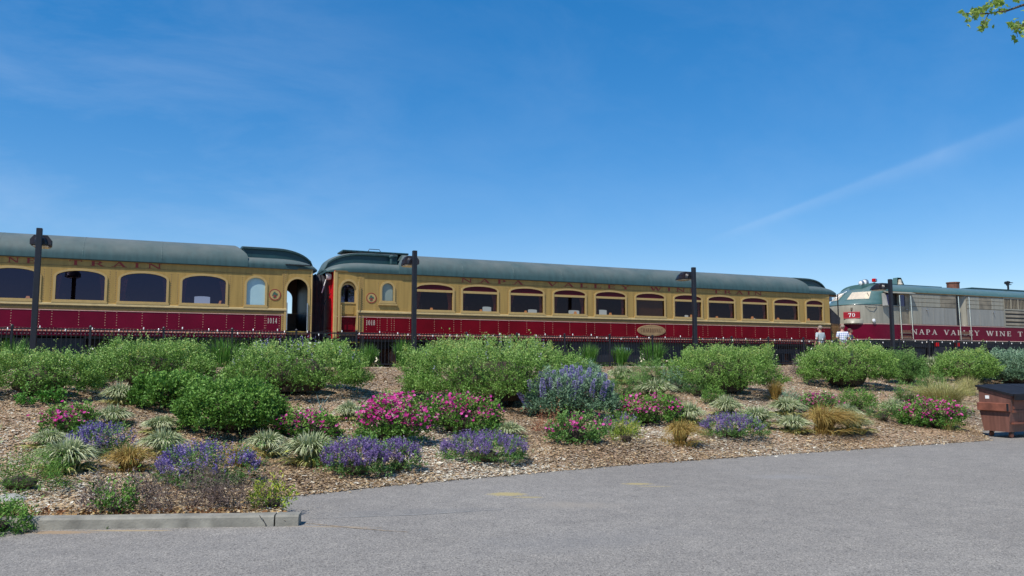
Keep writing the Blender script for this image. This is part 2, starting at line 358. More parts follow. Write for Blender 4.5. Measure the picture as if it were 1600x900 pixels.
def ground_at(px, py):
    d = ray(px, py); t = 5.0
    while t < 60:
        p = EYE + d * t
        if p.y > 24.2 or p.z <= hgt(p.x, p.y): break
        t += .04
    return EYE + d * t
xs = sorted(set([-400, -200, -100, -60, -40, -30, -22, -16, -12] + [round(-9 + .18 * i, 3) for i in range(310)] + [1.24, 1.42, 50, 60, 80, 120, 200, 400]))
NR = 74; V = []; F = []
for x in xs:
    e = y_edge(x) + (.09 if x < 1.2 else 0)
    for j in range(NR):
        y = e + (26.2 - e) * (j / (NR - 1)) ** 1.15
        V.append((x, y, hgt(x, y + 1e-6)))
for i in range(len(xs) - 1):
    for j in range(NR - 1): a = i * NR + j; F.append((a, a + NR, a + NR + 1, a + 1))
bank = MB().add(V, F).build('planted_bank', M['mulch'], smooth=True); tag(bank, kind='structure')
MB().add([(-900, -900, 0), (900, -900, 0), (900, 15, 0), (-900, 15, 0)], [(0, 1, 2, 3)]).build('asphalt', M['asphalt'], kind='structure')
MB().add([(-900, 26.2, 1.45), (900, 26.2, 1.45), (900, 28.3, 1.45), (-900, 28.3, 1.45), (900, 28.5, 1.2), (-900, 28.5, 1.2)], [(0, 1, 2, 3), (3, 2, 4, 5)]).build('path', M['path'], kind='structure')
MB().add([(-900, 28.5, 1.2), (900, 28.5, 1.2), (900, 33.5, 1.2), (-900, 33.5, 1.2), (900, 34, 1.0), (-900, 34, 1.0)], [(0, 1, 2, 3), (3, 2, 4, 5)]).build('track_bed', M['ballast'], kind='structure')
MB().add([(-3000, 34, 1.0), (3000, 34, 1.0), (3000, 4000, 1.0), (-3000, 4000, 1.0)], [(0, 1, 2, 3)]).build('ground', M['dry'], kind='structure')
trk = thing('railway_track', 'steel railway track on grey ballast beneath the train', 'railway track', (0, 30.4, 1.2))
for yy in (-.75, .75): MB().box(-60, 90, yy - .035, yy + .035, .05, .20).build('rail', M['steel'], trk)
slp = MB().box(-.12, .12, -1.3, 1.3, -.05, .05).mesh('sleeper')
for i in range(120): link('sleeper', slp, M['under'], trk, (-20 + .6 * i, 0, 0))

# kerb
cb = MB(); path = [(-14.5, 14.0), (-8, 11.65), (-4, 10.21), (-1.2, 9.2), (.2, 8.69), (1.13, 8.35)]
def kerb_seg(mb, a, b):
    a = Vector((*a, 0)); b = Vector((*b, 0)); d = (b - a).normalized(); nrm = Vector((-d.y, d.x, 0)); rings = []
    n = max(2, int((b - a).length / .25))
    for i in range(n + 1):
        p = a.lerp(b, i / n) + Vector((0, 0, 0)); jz = .004 * noise.noise(p * 3)
        rings.append([p + Vector((0, 0, -.05)), p + nrm * .012 + Vector((0, 0, .088 + jz)), p + nrm * .03 + Vector((0, 0, .106 + jz)), p + nrm * .16 + Vector((0, 0, .110 + jz)), p + nrm * .175 + Vector((0, 0, .095)), p + nrm * .175 + Vector((0, 0, -.05))])
    mb.loft(rings, True, True)
for a, b in zip(path, path[1:]): kerb_seg(cb, a, b)
kerb = cb.build('kerb', M['concrete'], kind='structure', smooth=40)
ks = MB(); kerb_seg(ks, (1.145, 8.345), (1.36, 8.27)); ks.build('end_block', M['concrete'], kerb, smooth=40)
ck = MB()
zz = [(1.0, .112), (1.01, .09), (1.035, .07), (1.04, .05), (1.06, .025), (1.06, 0.0)]
for (xa, za), (xb, zb) in zip(zz, zz[1:]):
    ya = 8.35 + (1.13 - xa) * .365 - .004; yb = 8.35 + (1.13 - xb) * .365 - .004
    ck.add([(xa - .004, ya, za), (xa + .004, ya, za), (xb + .004, yb, zb), (xb - .004, yb, zb)], [(0, 1, 2, 3)])
ck.build('crack', M['black'], kerb)

def np_mesh(name, V, nper, tint=None, mat_=None, smooth=False):
    n = len(V) // nper; me = bpy.data.meshes.new(name)
    me.vertices.add(len(V)); me.vertices.foreach_set('co', np.asarray(V, dtype=np.float32).ravel())
    me.loops.add(len(V)); me.loops.foreach_set('vertex_index', np.arange(len(V), dtype=np.int32))
    me.polygons.add(n); me.polygons.foreach_set('loop_start', np.arange(n, dtype=np.int32) * nper); me.polygons.foreach_set('loop_total', np.full(n, nper, dtype=np.int32))
    if tint is not None:
        a = me.attributes.new('tint', 'FLOAT', 'FACE'); a.data.foreach_set('value', np.clip(tint, 0, 1).astype(np.float32))
    me.update(calc_edges=True)
    if mat_: me.materials.append(mat_)
    return me
def unit(a): return a / np.maximum(np.linalg.norm(a, axis=1, keepdims=True), 1e-9)
def leaves(rng, P, D, Ln, Wd):
    """diamond leaves: base P, direction D, length, width"""
    D = unit(D); S = unit(np.cross(D, rng.normal(size=P.shape))); Nn = np.cross(D, S)
    Ln = np.asarray(Ln).reshape(-1, 1); Wd = np.asarray(Wd).reshape(-1, 1)
    mid = P + D * Ln * .5 + Nn * Ln * .06
    return np.stack([P, mid + S * Wd * .5, P + D * Ln, mid - S * Wd * .5], 1).reshape(-1, 3)

# mulch chips
rng = np.random.default_rng(7)
M['chips'] = tint_mat('mulch chips', [(.11, .065, .035), (.32, .22, .12), (.47, .32, .165), (.51, .41, .265), (.45, .41, .33), (.74, .68, .55)], .9, 0)
cp = []
while len(cp) < 460000:
    x = rng.uniform(-7, 40, 4000); y = rng.uniform(8.3, 24, 4000)
    dd = np.hypot(x, y); keep = rng.random(4000) < np.clip((11.5 / dd) ** 1.4, 0, 1)
    az = np.degrees(np.arctan2(y, x)); keep &= (az < YAW + 38) & (az > YAW - 38)
    cp += [(a, b) for a, b in zip(x[keep], y[keep]) if b > y_edge(a) + (.2 if a < 1.3 else -rng.exponential(.045))]
cp = cp[:460000]
C = np.array([(x, y, hgt(x, y)) for x, y in cp]); n = len(C)
th = rng.uniform(0, 2 * PI, n); Dv = np.stack([np.cos(th), np.sin(th), rng.normal(0, .2, n)], 1)
ln = rng.gamma(2.6, .0080, n) + .008; wd = ln * rng.uniform(.3, .75, n)
S = unit(np.cross(Dv, np.stack([rng.normal(0, .22, n), rng.normal(0, .22, n), np.ones(n)], 1))); Dv = unit(Dv)
C[:, 2] += rng.uniform(.002, .022, n)
V = np.stack([C - Dv * ln[:, None] / 2 - S * wd[:, None] * .4, C + Dv * ln[:, None] * .42 - S * wd[:, None] * .5, C + Dv * ln[:, None] / 2 + S * wd[:, None] * .38, C - Dv * ln[:, None] * .45 + S * wd[:, None] * .5], 1).reshape(-1, 3)
patch = np.array([noise.noise(Vector((x * .35, y * .35, 1))) for x, y in cp])
tn = np.clip(rng.beta(1.8, 2.0, n) + patch * .6 + .04, 0, 1); tn[rng.random(n) < .025] = 1.0
tag(link('mulch_chips', np_mesh('mulch_chips', V, 4, tn, M['chips'])), 'loose bark mulch chips spread over the whole planted bank', 'mulch', kind='stuff')
# fallen leaves gathered along the kerb
n = 1500; t = rng.random(n); x = -4.5 + t * 5.8; y = 9.2 + .365 * (-1.2 - x) + .2 + rng.gamma(1.6, .09, n)
C = np.stack([x, y, np.array([hgt(a, b) for a, b in zip(x, y)]) + .02], 1)
Dv = rng.normal(size=(n, 3)) * (1, 1, .5)
tag(link('fallen_leaves', np_mesh('fallen_leaves', leaves(rng, C, Dv, rng.uniform(.03, .07, n), rng.uniform(.02, .04, n)), 4, rng.random(n), tint_mat('dead leaves', [(.10, .04, .02), (.28, .13, .05), (.50, .36, .16)], .8, .1))), 'dry fallen leaves gathered behind the concrete kerb', 'fallen leaves', kind='stuff')
# seams and edge grit on the asphalt
def seam(pts, w0, m, name, jit=.02):
    mb = MB(); r_ = random.Random(3); P = []
    g = [EYE + ray(*p) * (EYE.z / -ray(*p).z) for p in pts]; Q = []
    for a, b in zip(g, g[1:]):
        for i in range(14): Q.append(a.lerp(b, i / 14))
    Q.append(g[-1])
    rings = []
    for i, p in enumerate(Q):
        d = (Q[min(i + 1, len(Q) - 1)] - Q[max(0, i - 1)]).normalized(); s = Vector((-d.y, d.x, 0)); k = math.sin(PI * i / (len(Q) - 1)) ** .4
        j = r_.uniform(-jit, jit); ww = w0 * k * r_.uniform(.3, 1.2)
        rings.append([p + s * (j - ww), p + s * (j + ww)])
    mb.loft(rings, False)
    o = mb.build(name, m, kind='structure'); o.location.z = .004
seam([(478, 811), (560, 808), (664, 804), (740, 799), (812, 794)], .010, mat('pale seam', (.30, .295, .28), .9), 'asphalt_seam', .006)
seam([(470, 817), (520, 822), (570, 827), (640, 832)], .014, mat('grit line', (.33, .25, .17), .9, var=.4, scale=20), 'asphalt_seam', .012)

# ------------------------------------------------------------------ serif lettering as flat print
def arc_(cx, cy, rx, ry, a0, a1, wx, wy, n=8):
    out = []
    for i in range(n):
        p, q = R(a0 + (a1 - a0) * i / n), R(a0 + (a1 - a0) * (i + 1) / n)
        out.append([(cx + rx * math.cos(p), cy + ry * math.sin(p)), (cx + rx * math.cos(q), cy + ry * math.sin(q)),
                    (cx + (rx - wx) * math.cos(q), cy + (ry - wy) * math.sin(q)), (cx + (rx - wx) * math.cos(p), cy + (ry - wy) * math.sin(p))])
    return out
def dg(x0, y0, x1, y1, w): return [[(x0 - w / 2, y0), (x0 + w / 2, y0), (x1 + w / 2, y1), (x1 - w / 2, y1)]]
def hb(x0, x1, y, t=.09): return [[(x0, y), (x1, y), (x1, y + t), (x0, y + t)]]
def sf(x, y, w=.34): return hb(x - w / 2, x + w / 2, y if y < .5 else y - .07, .07)
TK, TN = .19, .09
def glyph(c):
    g = {'N': (.95, dg(.15, 0, .15, 1, TN) + dg(.80, 0, .80, 1, TN) + dg(.80, 0, .15, 1, TK) + sf(.15, 0) + sf(.12, 1) + sf(.80, 1)),
         'A': (.95, dg(.12, 0, .47, 1, TN) + dg(.82, 0, .47, 1, TK) + hb(.24, .68, .30) + sf(.12, 0) + sf(.82, 0)),
         'P': (.80, dg(.2, 0, .2, 1, TK) + sf(.2, 0) + hb(.05, .5, .92, .08) + hb(.2, .5, .42, .08) + arc_(.45, .71, .3, .29, -90, 90, TK, .08)),
         'R': (.92, dg(.2, 0, .2, 1, TK) + sf(.2, 0) + hb(.05, .5, .92, .08) + hb(.2, .5, .45, .08) + arc_(.45, .725, .3, .275, -90, 90, TK, .08) + dg(.8, 0, .48, .48, TK) + sf(.82, 0, .22)),
         'V': (.92, dg(.45, 0, .13, 1, TK) + dg(.45, 0, .79, 1, TN) + sf(.13, 1) + sf(.79, 1)),
         'L': (.78, dg(.2, 0, .2, 1, TK) + sf(.2, 1) + hb(.05, .7, 0, .08) + dg(.67, 0, .67, .3, .07)),
         'E': (.80, dg(.2, 0, .2, 1, TK) + hb(.05, .68, .92, .08) + hb(.05, .7, 0, .08) + hb(.2, .55, .47, .08) + dg(.67, 0, .67, .28, .07) + dg(.65, .72, .65, 1, .07) + dg(.55, .36, .55, .64, .06)),
         'Y': (.90, dg(.45, 0, .45, .48, TK) + dg(.45, .45, .13, 1, TK) + dg(.45, .45, .78, 1, TN) + sf(.45, 0) + sf(.13, 1) + sf(.78, 1)),
         'W': (1.25, dg(.38, 0, .12, 1, TK) + dg(.38, 0, .62, 1, TN) + dg(.86, 0, .60, 1, TK) + dg(.86, 0, 1.12, 1, TN) + sf(.12, 1) + sf(.6, 1, .3) + sf(1.12, 1)),
         'I': (.42, dg(.2, 0, .2, 1, TK) + sf(.2, 0) + sf(.2, 1)),
         'T': (.85, dg(.42, 0, .42, 1, TK) + sf(.42, 0) + hb(.04, .80, .92, .08) + dg(.06, .72, .06, 1, .07) + dg(.78, .72, .78, 1, .07)),
         'H': (.95, dg(.2, 0, .2, 1, TK) + dg(.75, 0, .75, 1, TK) + hb(.2, .75, .46, .08) + sf(.2, 0) + sf(.2, 1) + sf(.75, 0) + sf(.75, 1)),
         'D': (.90, dg(.2, 0, .2, 1, TK) + hb(.05, .42, .92, .08) + hb(.05, .42, 0, .08) + arc_(.4, .5, .42, .5, -90, 90, TK, .08, 10)),
         'O': (.95, arc_(.46, .5, .42, .52, 0, 360, TK, .08, 18)), 'C': (.90, arc_(.46, .5, .42, .52, 40, 320, TK, .08, 14) + dg(.78, .65, .78, 1, .07)),
         'B': (.85, dg(.2, 0, .2, 1, TK) + hb(.05, .45, .92, .08) + hb(.05, .45, 0, .08) + hb(.2, .45, .47, .08) + arc_(.42, .735, .28, .265, -90, 90, TK, .08) + arc_(.42, .275, .33, .275, -90, 90, TK, .08)),
         '0': (.75, arc_(.36, .5, .32, .5, 0, 360, .17, .08, 18)), '1': (.5, dg(.25, 0, .25, 1, TK) + sf(.25, 0, .40) + dg(.12, .84, .25, 1, .08)),
         '4': (.75, dg(.52, 0, .52, 1, TK) + hb(.02, .72, .25) + dg(.06, .28, .5, 1, .08) + sf(.52, 0, .3)),
         '8': (.75, arc_(.36, .74, .27, .26, 0, 360, .14, .08, 14) + arc_(.36, .27, .32, .27, 0, 360, .15, .08, 14)),
         '7': (.72, hb(.05, .68, .86, .14) + dg(.3, 0, .6, .9, TK) + dg(.07, .68, .07, 1, .07)),
         '9': (.75, arc_(.36, .68, .32, .32, 0, 360, .15, .08, 16) + arc_(.30, .5, .38, .5, -75, 30, .15, .09, 8))}
    return g[c]
def text(s, x0, x1, z0, h, y, name, m, parent, face='-y', fit=None):
    """letters spaced evenly so that the word fills x0..x1"""
    gl = [glyph(c) if c != ' ' else (.5, []) for c in s]; tot = sum(g[0] for g in gl)
    sx = (fit or .68) * (x1 - x0) / tot; gap = (x1 - x0 - sx * tot) / max(1, len(s) - 1); mb = MB(); x = x0; k = 0
    for wd, polys in gl:
        if name == 'letter': mb = MB()
        for p in polys:
            yy = y - .0004 * (k % 24); k += 1
            mb.add([(x + a * sx, yy, z0 + b * h) for a, b in p], [tuple(range(len(p)))])
        if name == 'letter' and polys: mb.build(name, m, parent)
        x += wd * sx + gap
    return mb.build(name, m, parent) if name != 'letter' else None

# ------------------------------------------------------------------ the train
RAILZ = 1.40; YS = 28.9; YC = 30.4
def XS(px, py=480): return at(px, py, YS).x
def arch(w_, zb, zs, zt, n=12, x=0):
    p = [(x - w_ / 2, zb), (x - w_ / 2, zs)]
    for i in range(1, n): a = PI - PI * i / n; p.append((x + w_ / 2 * math.cos(a), zs + (zt - zs) * math.sin(a)))
    return p + [(x + w_ / 2, zs), (x + w_ / 2, zb)]
def off(w_, zb, zs, zt, d, db=None): return (w_ + 2 * d, zb - (d if db is None else db), zs, zt + d)
def wall(mb, x0, x1, z0, z1, ops, y, dep=.08):
    x = x0
    for (xc, w_, zb, zs, zt) in sorted(ops):
        a, b = xc - w_ / 2, xc + w_ / 2
        mb.add([(x, y, z0), (a, y, z0), (a, y, z1), (x, y, z1)], [(0, 1, 2, 3)])
        if zb > z0 + .001: mb.add([(a, y, z0), (b, y, z0), (b, y, zb), (a, y, zb)], [(0, 1, 2, 3)])
        p = arch(w_, max(zb, z0), zs, zt, x=xc)
        for (xa, za), (xb, zb2) in zip(p[1:-1], p[2:]):
            if xb - xa > 1e-6: mb.add([(xa, y, za), (xb, y, zb2), (xb, y, z1), (xa, y, z1)], [(0, 1, 2, 3)])
        if dep:
            q = p + [p[0]]
            for (xa, za), (xb, zb2) in zip(q, q[1:]): mb.add([(xa, y, za), (xa, y + dep, za), (xb, y + dep, zb2), (xb, y, zb2)], [(0, 1, 2, 3)])
        x = b
    mb.add([(x, y, z0), (x1, y, z0), (x1, y, z1), (x, y, z1)], [(0, 1, 2, 3)])
def ring_mesh(name, inner, outer, y0, y1):
    pi, po = arch(*inner), arch(*outer); n = len(pi)
    mb = MB(); V = [(x, y1, z) for x, z in pi] + [(x, y0, z) for x, z in pi] + [(x, y0, z) for x, z in po] + [(x, y1, z) for x, z in po]; F = []
    for k in range(3):
        for j in range(n): F.append((k * n + j, k * n + (j + 1) % n, (k + 1) * n + (j + 1) % n, (k + 1) * n + j))
    mb.add(V, F); return mb
_cache = {}
def shared(key, fn):
    if key not in _cache: _cache[key] = fn()
    return _cache[key]
def window(car, xc, w_, zb, zs, zt, style, seed=0):
    """frame > pane, fanlight, transom bar, curtain"""
    y = -1.5
    def fr():
        mb = ring_mesh('window', (w_, zb, zs, zt), off(w_, zb, zs, zt, .075), y - .03, y + .05)
        mb.box(-w_ / 2 - .10, w_ / 2 + .10, y - .05, y, zb - .10, zb - .035)
        if style == 'fan': mb.box(-w_ / 2 + .002, w_ / 2 - .002, y - .018, y + .06, 2.93, 3.02)
        return mb.mesh('window')
    f = link('window', shared(('f', w_, zb, style), fr), M['cream_trim'], car, (xc, 0, 0))
    def pane():
        p = arch(w_, zb, zs if style != 'fan' else 2.93, zt if style != 'fan' else 2.9301)
        return MB().add([(x, y + .045, z) for x, z in p], [tuple(reversed(range(len(p))))]).mesh('pane')
    pm = {'frost_blue': 'frost_blue', 'frost_grey': 'frost_grey', 'dark': 'glass_dark'}.get(style, 'glass_warm' if style == 'fan' else 'glass')
    link('pane', shared(('p', w_, zb, style), pane), M[pm], f)
    if style == 'fan':
        def fan():
            p = [(x, z) for x, z in arch(w_, 3.02, max(3.021, zs), zt)]
            return MB().add([(x, y + .02, z) for x, z in p], [tuple(range(len(p)))]).mesh('fanlight')
        link('fanlight', shared(('fan', w_, zs), fan), M['fan_paint'], f)
    rr = random.Random(seed)
    if style in ('fan', 'plain') and seed >= 0:
        for sx in (-1, 1):
            mb = MB(); rings = []; top = (2.93 if style == 'fan' else zs + .05); n = 13; wd = rr.uniform(.16, .26); gather = rr.uniform(.4, .7)
            for zf in (1, .75, .5, .3, .15, 0):
                k = wd * (gather + (1 - gather) * abs(zf - .3) / .7)
                rings.append([(sx * (w_ / 2 + .02 - k * i / (n - 1)), y + .12 + .025 * math.sin(i * 1.9), zb + (top - zb) * zf) for i in range(n)])
            mb.loft(rings, False).build('curtain', M['curtain'], f)
    if seed == -1:
        MB().add([(-w_ / 2, y + .09, zb), (w_ / 2, y + .09, zb), (w_ / 2, y + .10, 3.0), (-w_ / 2, y + .10, 3.0)], [(0, 1, 2, 3)]).build('window_blind', M['blind'], f, label='drawn tan blind')
    return f
def deck_prof(z_shift=0, sy=1, sz=1):
    h = [(-1.57, 3.55), (-1.585, 3.66), (-1.55, 3.78), (-1.44, 3.885), (-1.24, 3.95), (-.86, 3.97)]
    h = h + [(-a, b) for a, b in reversed(h)]
    return [(a * sy, 3.55 + (b - 3.55) * sz) for a, b in h]
def roof_parts(car, Ln, cov0, cov1, endL, endR, hood_l=.27, hood_r=.67):
    # lower deck, full length, with rounded ends
    rings = []
    xsn = []
    for i in range(13): s = 1 - i / 12; xsn.append((-hood_l + (1.5) * (1 - s), s))
    for i in range(13): s = i / 12; xsn.append((Ln + hood_r - 1.5 * (1 - s), s))
    for x, s in xsn:
        k = math.sqrt(max(0.0, 1 - (s ** 2.4) * .93)); rings.append([(x, a, b) for a, b in deck_prof(0, .80 + .20 * math.sqrt(max(0, 1 - s * s)), k)])
    MB().loft(rings, False, False).add(rings[0], [tuple(range(len(rings[0])))]).add(rings[-1], [tuple(range(len(rings[-1])))]).build('roof', M['roof'], car, smooth=35)
    # arched cover between cov0 and cov1
    def cov(x, dx):
        P = []
        for i in range(25):
            t = PI * i / 24; c, s = math.cos(t), math.sin(t)
            a = -1.60 * math.copysign(abs(c) ** .86, c); b = 3.57 + .90 * abs(s) ** .9
            P.append((x + dx * (1 - max(0, (b - 4.0)) / .47) if b > 3.98 else x + dx, a, b))
        return P
    if cov1 > cov0:
        rg = [cov(cov0, -.0 - .42)] + [cov(cov0 + (cov1 - cov0) * i / 30, 0) for i in range(1, 30)] + [cov(cov1, .42)]
        mb = MB().loft(rg, False)
        for r_ in (rg[0], rg[-1]):
            mb.add([(x, y, z) for x, y, z in r_], [tuple(range(len(r_)))])
        mb.build('roof_cover', M['roof'], car, smooth=35)
        sm = MB()
        for i in range(1, 9):
            x = cov0 + (cov1 - cov0) * i / 9; p = [(a, b) for _, a, b in cov(x, 0)]
            sm.loft([[(x - .02, a * 1.0, b) for a, b in p], [(x - .012, a * 1.002, b + .003) for a, b in p], [(x + .012, a * 1.002, b + .003) for a, b in p], [(x + .02, a, b) for a, b in p]], False)
        sm.build('roof_seam', M['roof'], car, kind='stuff')
    # clerestories at the two ends
    for (xa, xb, sgn, hd) in ((cov0 - .3, -hood_l, -1, endL), (cov1 + .3, Ln + hood_r, 1, endR)):
        if not hd: continue
        R1 = []; R2 = []; L0 = abs(xb - xa); n = 18
        for i in range(n + 1):
            f = i / n; x = xa + (xb - xa) * f; s = max(0, (f * L0 - (L0 - hd)) / hd); dz = -.70 * (1 - math.sqrt(max(0, 1 - s ** 2.2))); ky = 1 - .25 * s * s
            cap = [(-.92, 4.345), (-.925, 4.37), (-.80, 4.40), (-.4, 4.445), (0, 4.46)]; cap = cap + [(-a, b) for a, b in reversed(cap[:-1])]
            R1.append([(x, a * ky, b + dz) for a, b in cap])
            zt = max(3.60, 4.34 + dz); R2.append([(x, -.86 * ky, 3.62), (x, -.86 * ky, zt), (x, .86 * ky, zt), (x, .86 * ky, 3.62)])
        m1 = MB().loft(R1, False); m1.loft([[(x, y, z - .045) for x, y, z in r_] for r_ in R1], False)
        for j in (0, -1): m1.loft([[(r_[j]) for r_ in R1], [(r_[j][0], r_[j][1], r_[j][2] - .045) for r_ in R1]], False)
        m1.add(R1[0], [tuple(range(len(R1[0])))]).add(R1[-1], [tuple(range(len(R1[-1])))])
        m1.build('clerestory_roof', M['roof'], car, smooth=35)
        MB().loft(R2, False).add(R2[-1], [(0, 1, 2, 3)]).build('clerestory', M['roof_dark'], car)
def passenger_car(X0, Ln, name_label, P):
    car = thing('passenger_car', name_label, 'train car', (X0, YC, RAILZ), 0, 'passenger cars of the train')
    L_ = lambda X: X - X0
    mar = M[P['maroon']]
    ops = [(xc, w_, zb, zs, zt) for (xc, w_, zb, zs, zt, st, sd_) in P['windows']] + P['small']
    doors = P['doors']
    mb = MB(); wall(mb, 0, Ln, 1.97, 3.60, ops + [(d[0], d[1], 1.97, 2.80, 3.24) for d in doors], -1.5); mb.build('side_wall', M['cream'], car)
    mb = MB(); x = 0
    for d in sorted(doors) + [(Ln, 0)]:
        a = d[0] - d[1] / 2; mb.add([(x, -1.505, 1.345), (a, -1.505, 1.345), (a, -1.505, 1.915), (x, -1.505, 1.915), (x, -1.42, 1.345), (a, -1.42, 1.345), (a, -1.42, 1.915), (x, -1.42, 1.915)], [(0, 1, 2, 3), (0, 3, 7, 4), (1, 5, 6, 2)]); x = d[0] + d[1] / 2
    mb.build('lower_side', mar, car)
    spans = []; x = .0
    for d in sorted(doors) + [(Ln, 0)]: spans.append((x, d[0] - d[1] / 2)); x = d[0] + d[1] / 2
    def strip(name, m, z0, z1, y0, y1=-1.44, bev=.01, sp=None):
        mb = MB()
        for a, b in (sp or spans):
            if b - a > .03: mb.loft([[(xx, y1, z0), (xx, y0 + bev, z0), (xx, y0, z0 + bev), (xx, y0, z1 - bev), (xx, y0 + bev, z1), (xx, y1, z1)] for xx in (a, b)], True, True)
        return mb.build(name, m, car)
    main = [s for s in spans if s[1] - s[0] > 2]
    strip('belt_rail', M['belt'], 2.055, 2.135, -1.545, sp=main); strip('rivet_strip', M['olive'], 1.955, 2.052, -1.515, bev=.004, sp=main); strip('belt_olive_strip', M['olive'], 1.918, 1.966, -1.510, bev=.004)  # pale rail above two dark olive strips
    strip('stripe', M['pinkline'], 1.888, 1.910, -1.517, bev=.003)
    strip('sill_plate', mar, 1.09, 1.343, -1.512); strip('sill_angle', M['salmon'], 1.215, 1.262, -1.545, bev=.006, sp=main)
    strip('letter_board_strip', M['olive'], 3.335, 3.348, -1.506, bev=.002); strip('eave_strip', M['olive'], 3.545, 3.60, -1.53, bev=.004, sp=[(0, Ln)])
    rv = MB(); rd = MB(); rs = MB(); r_ = random.Random(5)
    for a, b in main:
        n = int((b - a) / .105)
        for i in range(n):
            xx = a + .05 + .105 * i; rs.pyr(xx, -1.545, 1.238, .024, .018); rs.pyr(xx + .05, -1.512, 1.145, .018, .014); rv.pyr(xx, -1.512, 1.315, .010, .008)
            rd.pyr(xx, -1.515, 2.005, .016, .012)
            if i % 2: rd.pyr(xx, -1.506, 3.375, .008, .006)
    cols = []
    for (xc, w_, zb, zs, zt, st, sd_) in P['windows']: cols += [xc - w_ / 2 - .06, xc, xc + w_ / 2 + .06]
    cols += P.get('rivet_cols', [])
    for c in cols:
        for k in range(6): rv.pyr(c, -1.505, 1.43 + .085 * k, .0125, .010)
    for (xc, w_, zb, zs, zt, st, sd_) in P['windows']:
        for k in range(14):
            for sx in (-1, 1): rd.pyr(xc + sx * (w_ / 2 + .14), -1.5, 2.22 + .075 * k, .013, .009)
    for xx in P.get('heavy', []):
        for k in range(30):
            rd.pyr(xx, -1.512, 1.40 + .07 * k, .016, .014); rd.pyr(xx + .075, -1.512, 1.435 + .07 * k, .016, .014)
        MB().box(xx - .05, xx + .13, -1.511, -1.47, 1.345, 3.54).build('corner_strip', M['cream'], car)
    rs.build('rivets', M['rivet_pale'], car, kind='stuff'); rv.build('rivets', M['rivet'], car, kind='stuff'); rd.build('rivets', M['rivet_dark'], car, kind='stuff')
    for wd in P['windows']: window(car, *wd)
    # far side, floor, ends, partitions
    mb = MB(); fo = []
    for (xc, w_, zb, zs, zt, st, sd_) in P['windows']:
        kf = P.get('far', {}).get(sd_)
        if kf: fo.append((xc + kf[0] + 2.9 * (X0 + xc) / 28.9, kf[1] * .8, 2.40, kf[2] - .03, kf[2]))
    wall(mb, 0, Ln, 1.09, 3.60, fo + [(d[0] - d[2], .80, 2.14, 2.75, 3.1) for d in doors if d[2] is not None], 1.5); mb.build('far_side_wall', M['interior'], car)
    MB().box(0, Ln, -1.42, 1.49, 1.20, 1.34).build('floor', M['interior'], car)
    MB().box(.02, Ln - .02, -1.42, 1.48, 3.545, 3.585).build('ceiling', M['interior'], car)
    for xx in P['partitions']: MB().box(xx - .03, xx + .03, -1.42, 1.48, 1.345, 3.54).build('partition', M['interior'], car)
    for i, (xc, w_, zb, zs, zt, st, sd_) in enumerate(P['windows']):
        if st in ('fan', 'plain') and sd_ >= 0:
            tb = MB().box(xc - .1, xc + .75, -1.38, -.3, 2.04, 2.07); tb.box(xc + .3, xc + .36, -.9, -.84, 1.34, 2.04); tb.build('dining_table', M['cloth'], car)
            rq = random.Random(sd_ * 7 + 1)
            if rq.random() < .6: MB().lathe([(.05, 2.071), (.015, 2.10), (.015, 2.28), (.075, 2.28), (.045, 2.38)], (xc + rq.uniform(.15, .6), rq.uniform(-1.1, -.5), 0), 8).build('table_lamp', M['lampshade'], car)
            MB().bbox(xc - .55, xc - .43, -1.3, -.4, 1.8, 2.45, .03).build('seat_back', M['wood_brown'], car)
    # ends
    for e in P['ends']:
        x0 = 0 if e == 'l' else Ln; sx = -1 if e == 'l' else 1
        mb = MB()
        for ya, yb in ((-1.5, -.5), (.5, 1.5)): mb.box(x0 - (.012 if sx < 0 else 0), x0 + (.012 if sx > 0 else 0), ya, yb, 1.09, 3.60)
        mb.box(x0 - .011, x0 + .011, -.5, .5, 1.35 if e == 'l' else 3.25, 3.60); mb.build('end_wall', M['red'], car, label='bright red end wall' if e == 'l' else None)
        for ya in (-1.52, 1.38): MB().bbox(x0 - .03, x0 + .11 if sx < 0 else x0 + .03, ya, ya + .14, 1.09, 3.56, .02).build('corner_post', M['cream_trim'] , car)
        MB().box(x0 - sx * .05 - .01, x0 - sx * .05 + .01, -1.40, 1.45, 1.345, 3.54).build('end_lining', M['black'], car)
        if e == 'l': continue
        # bellows diaphragm
        rings = []
        for i in range(9):
            xx = x0 + sx * (.02 + .075 * i); k = .06 if i % 2 else 0; yo, zo = .66 - k, 3.56 - k
            rings.append([(xx, -yo, 1.0), (xx, -yo, zo - .25), (xx, -yo + .25, zo), (xx, yo - .25, zo), (xx, yo, zo - .25), (xx, yo, 1.0)])
        MB().loft(rings, False).add(rings[-1], [tuple(range(6))]).build('bellows', M['rubber'], car)
    # trucks, boxes below the floor
    wh = MB().lathe([(.05, -.02), (.42, -.02), (.46, .0), (.46, .11), (.40, .12), (.36, .05), (.14, .05), (.10, .13), (.05, .13)], (0, 0, .46), 20, 'y').mesh('wheel', 30)
    for tx in P['trucks']:
        if tx < -1: continue
        tr = MB()
        for sy in (-1, 1):
            tr.bbox(tx - 1.7, tx + 1.7, sy * 1.12 - .07, sy * 1.12 + .07, .62, .86, .03)
            for k in (-1.25, 0, 1.25): tr.bbox(tx + k - .16, tx + k + .16, sy * 1.12 - .14, sy * 1.12 + .14, .28, .66, .04)
            for k in (-.62, .62): tr.lathe([(.11, .25), (.11, .62)], (tx + k, sy * 1.14, 0), 8); 
            tr.box(tx - 1.0, tx + 1.0, sy * 1.12 - .05, sy * 1.12 + .05, .22, .30)
        tr.box(tx - .35, tx + .35, -1.1, 1.1, .6, 1.0); t_ = tr.build('truck', M['under'], car)
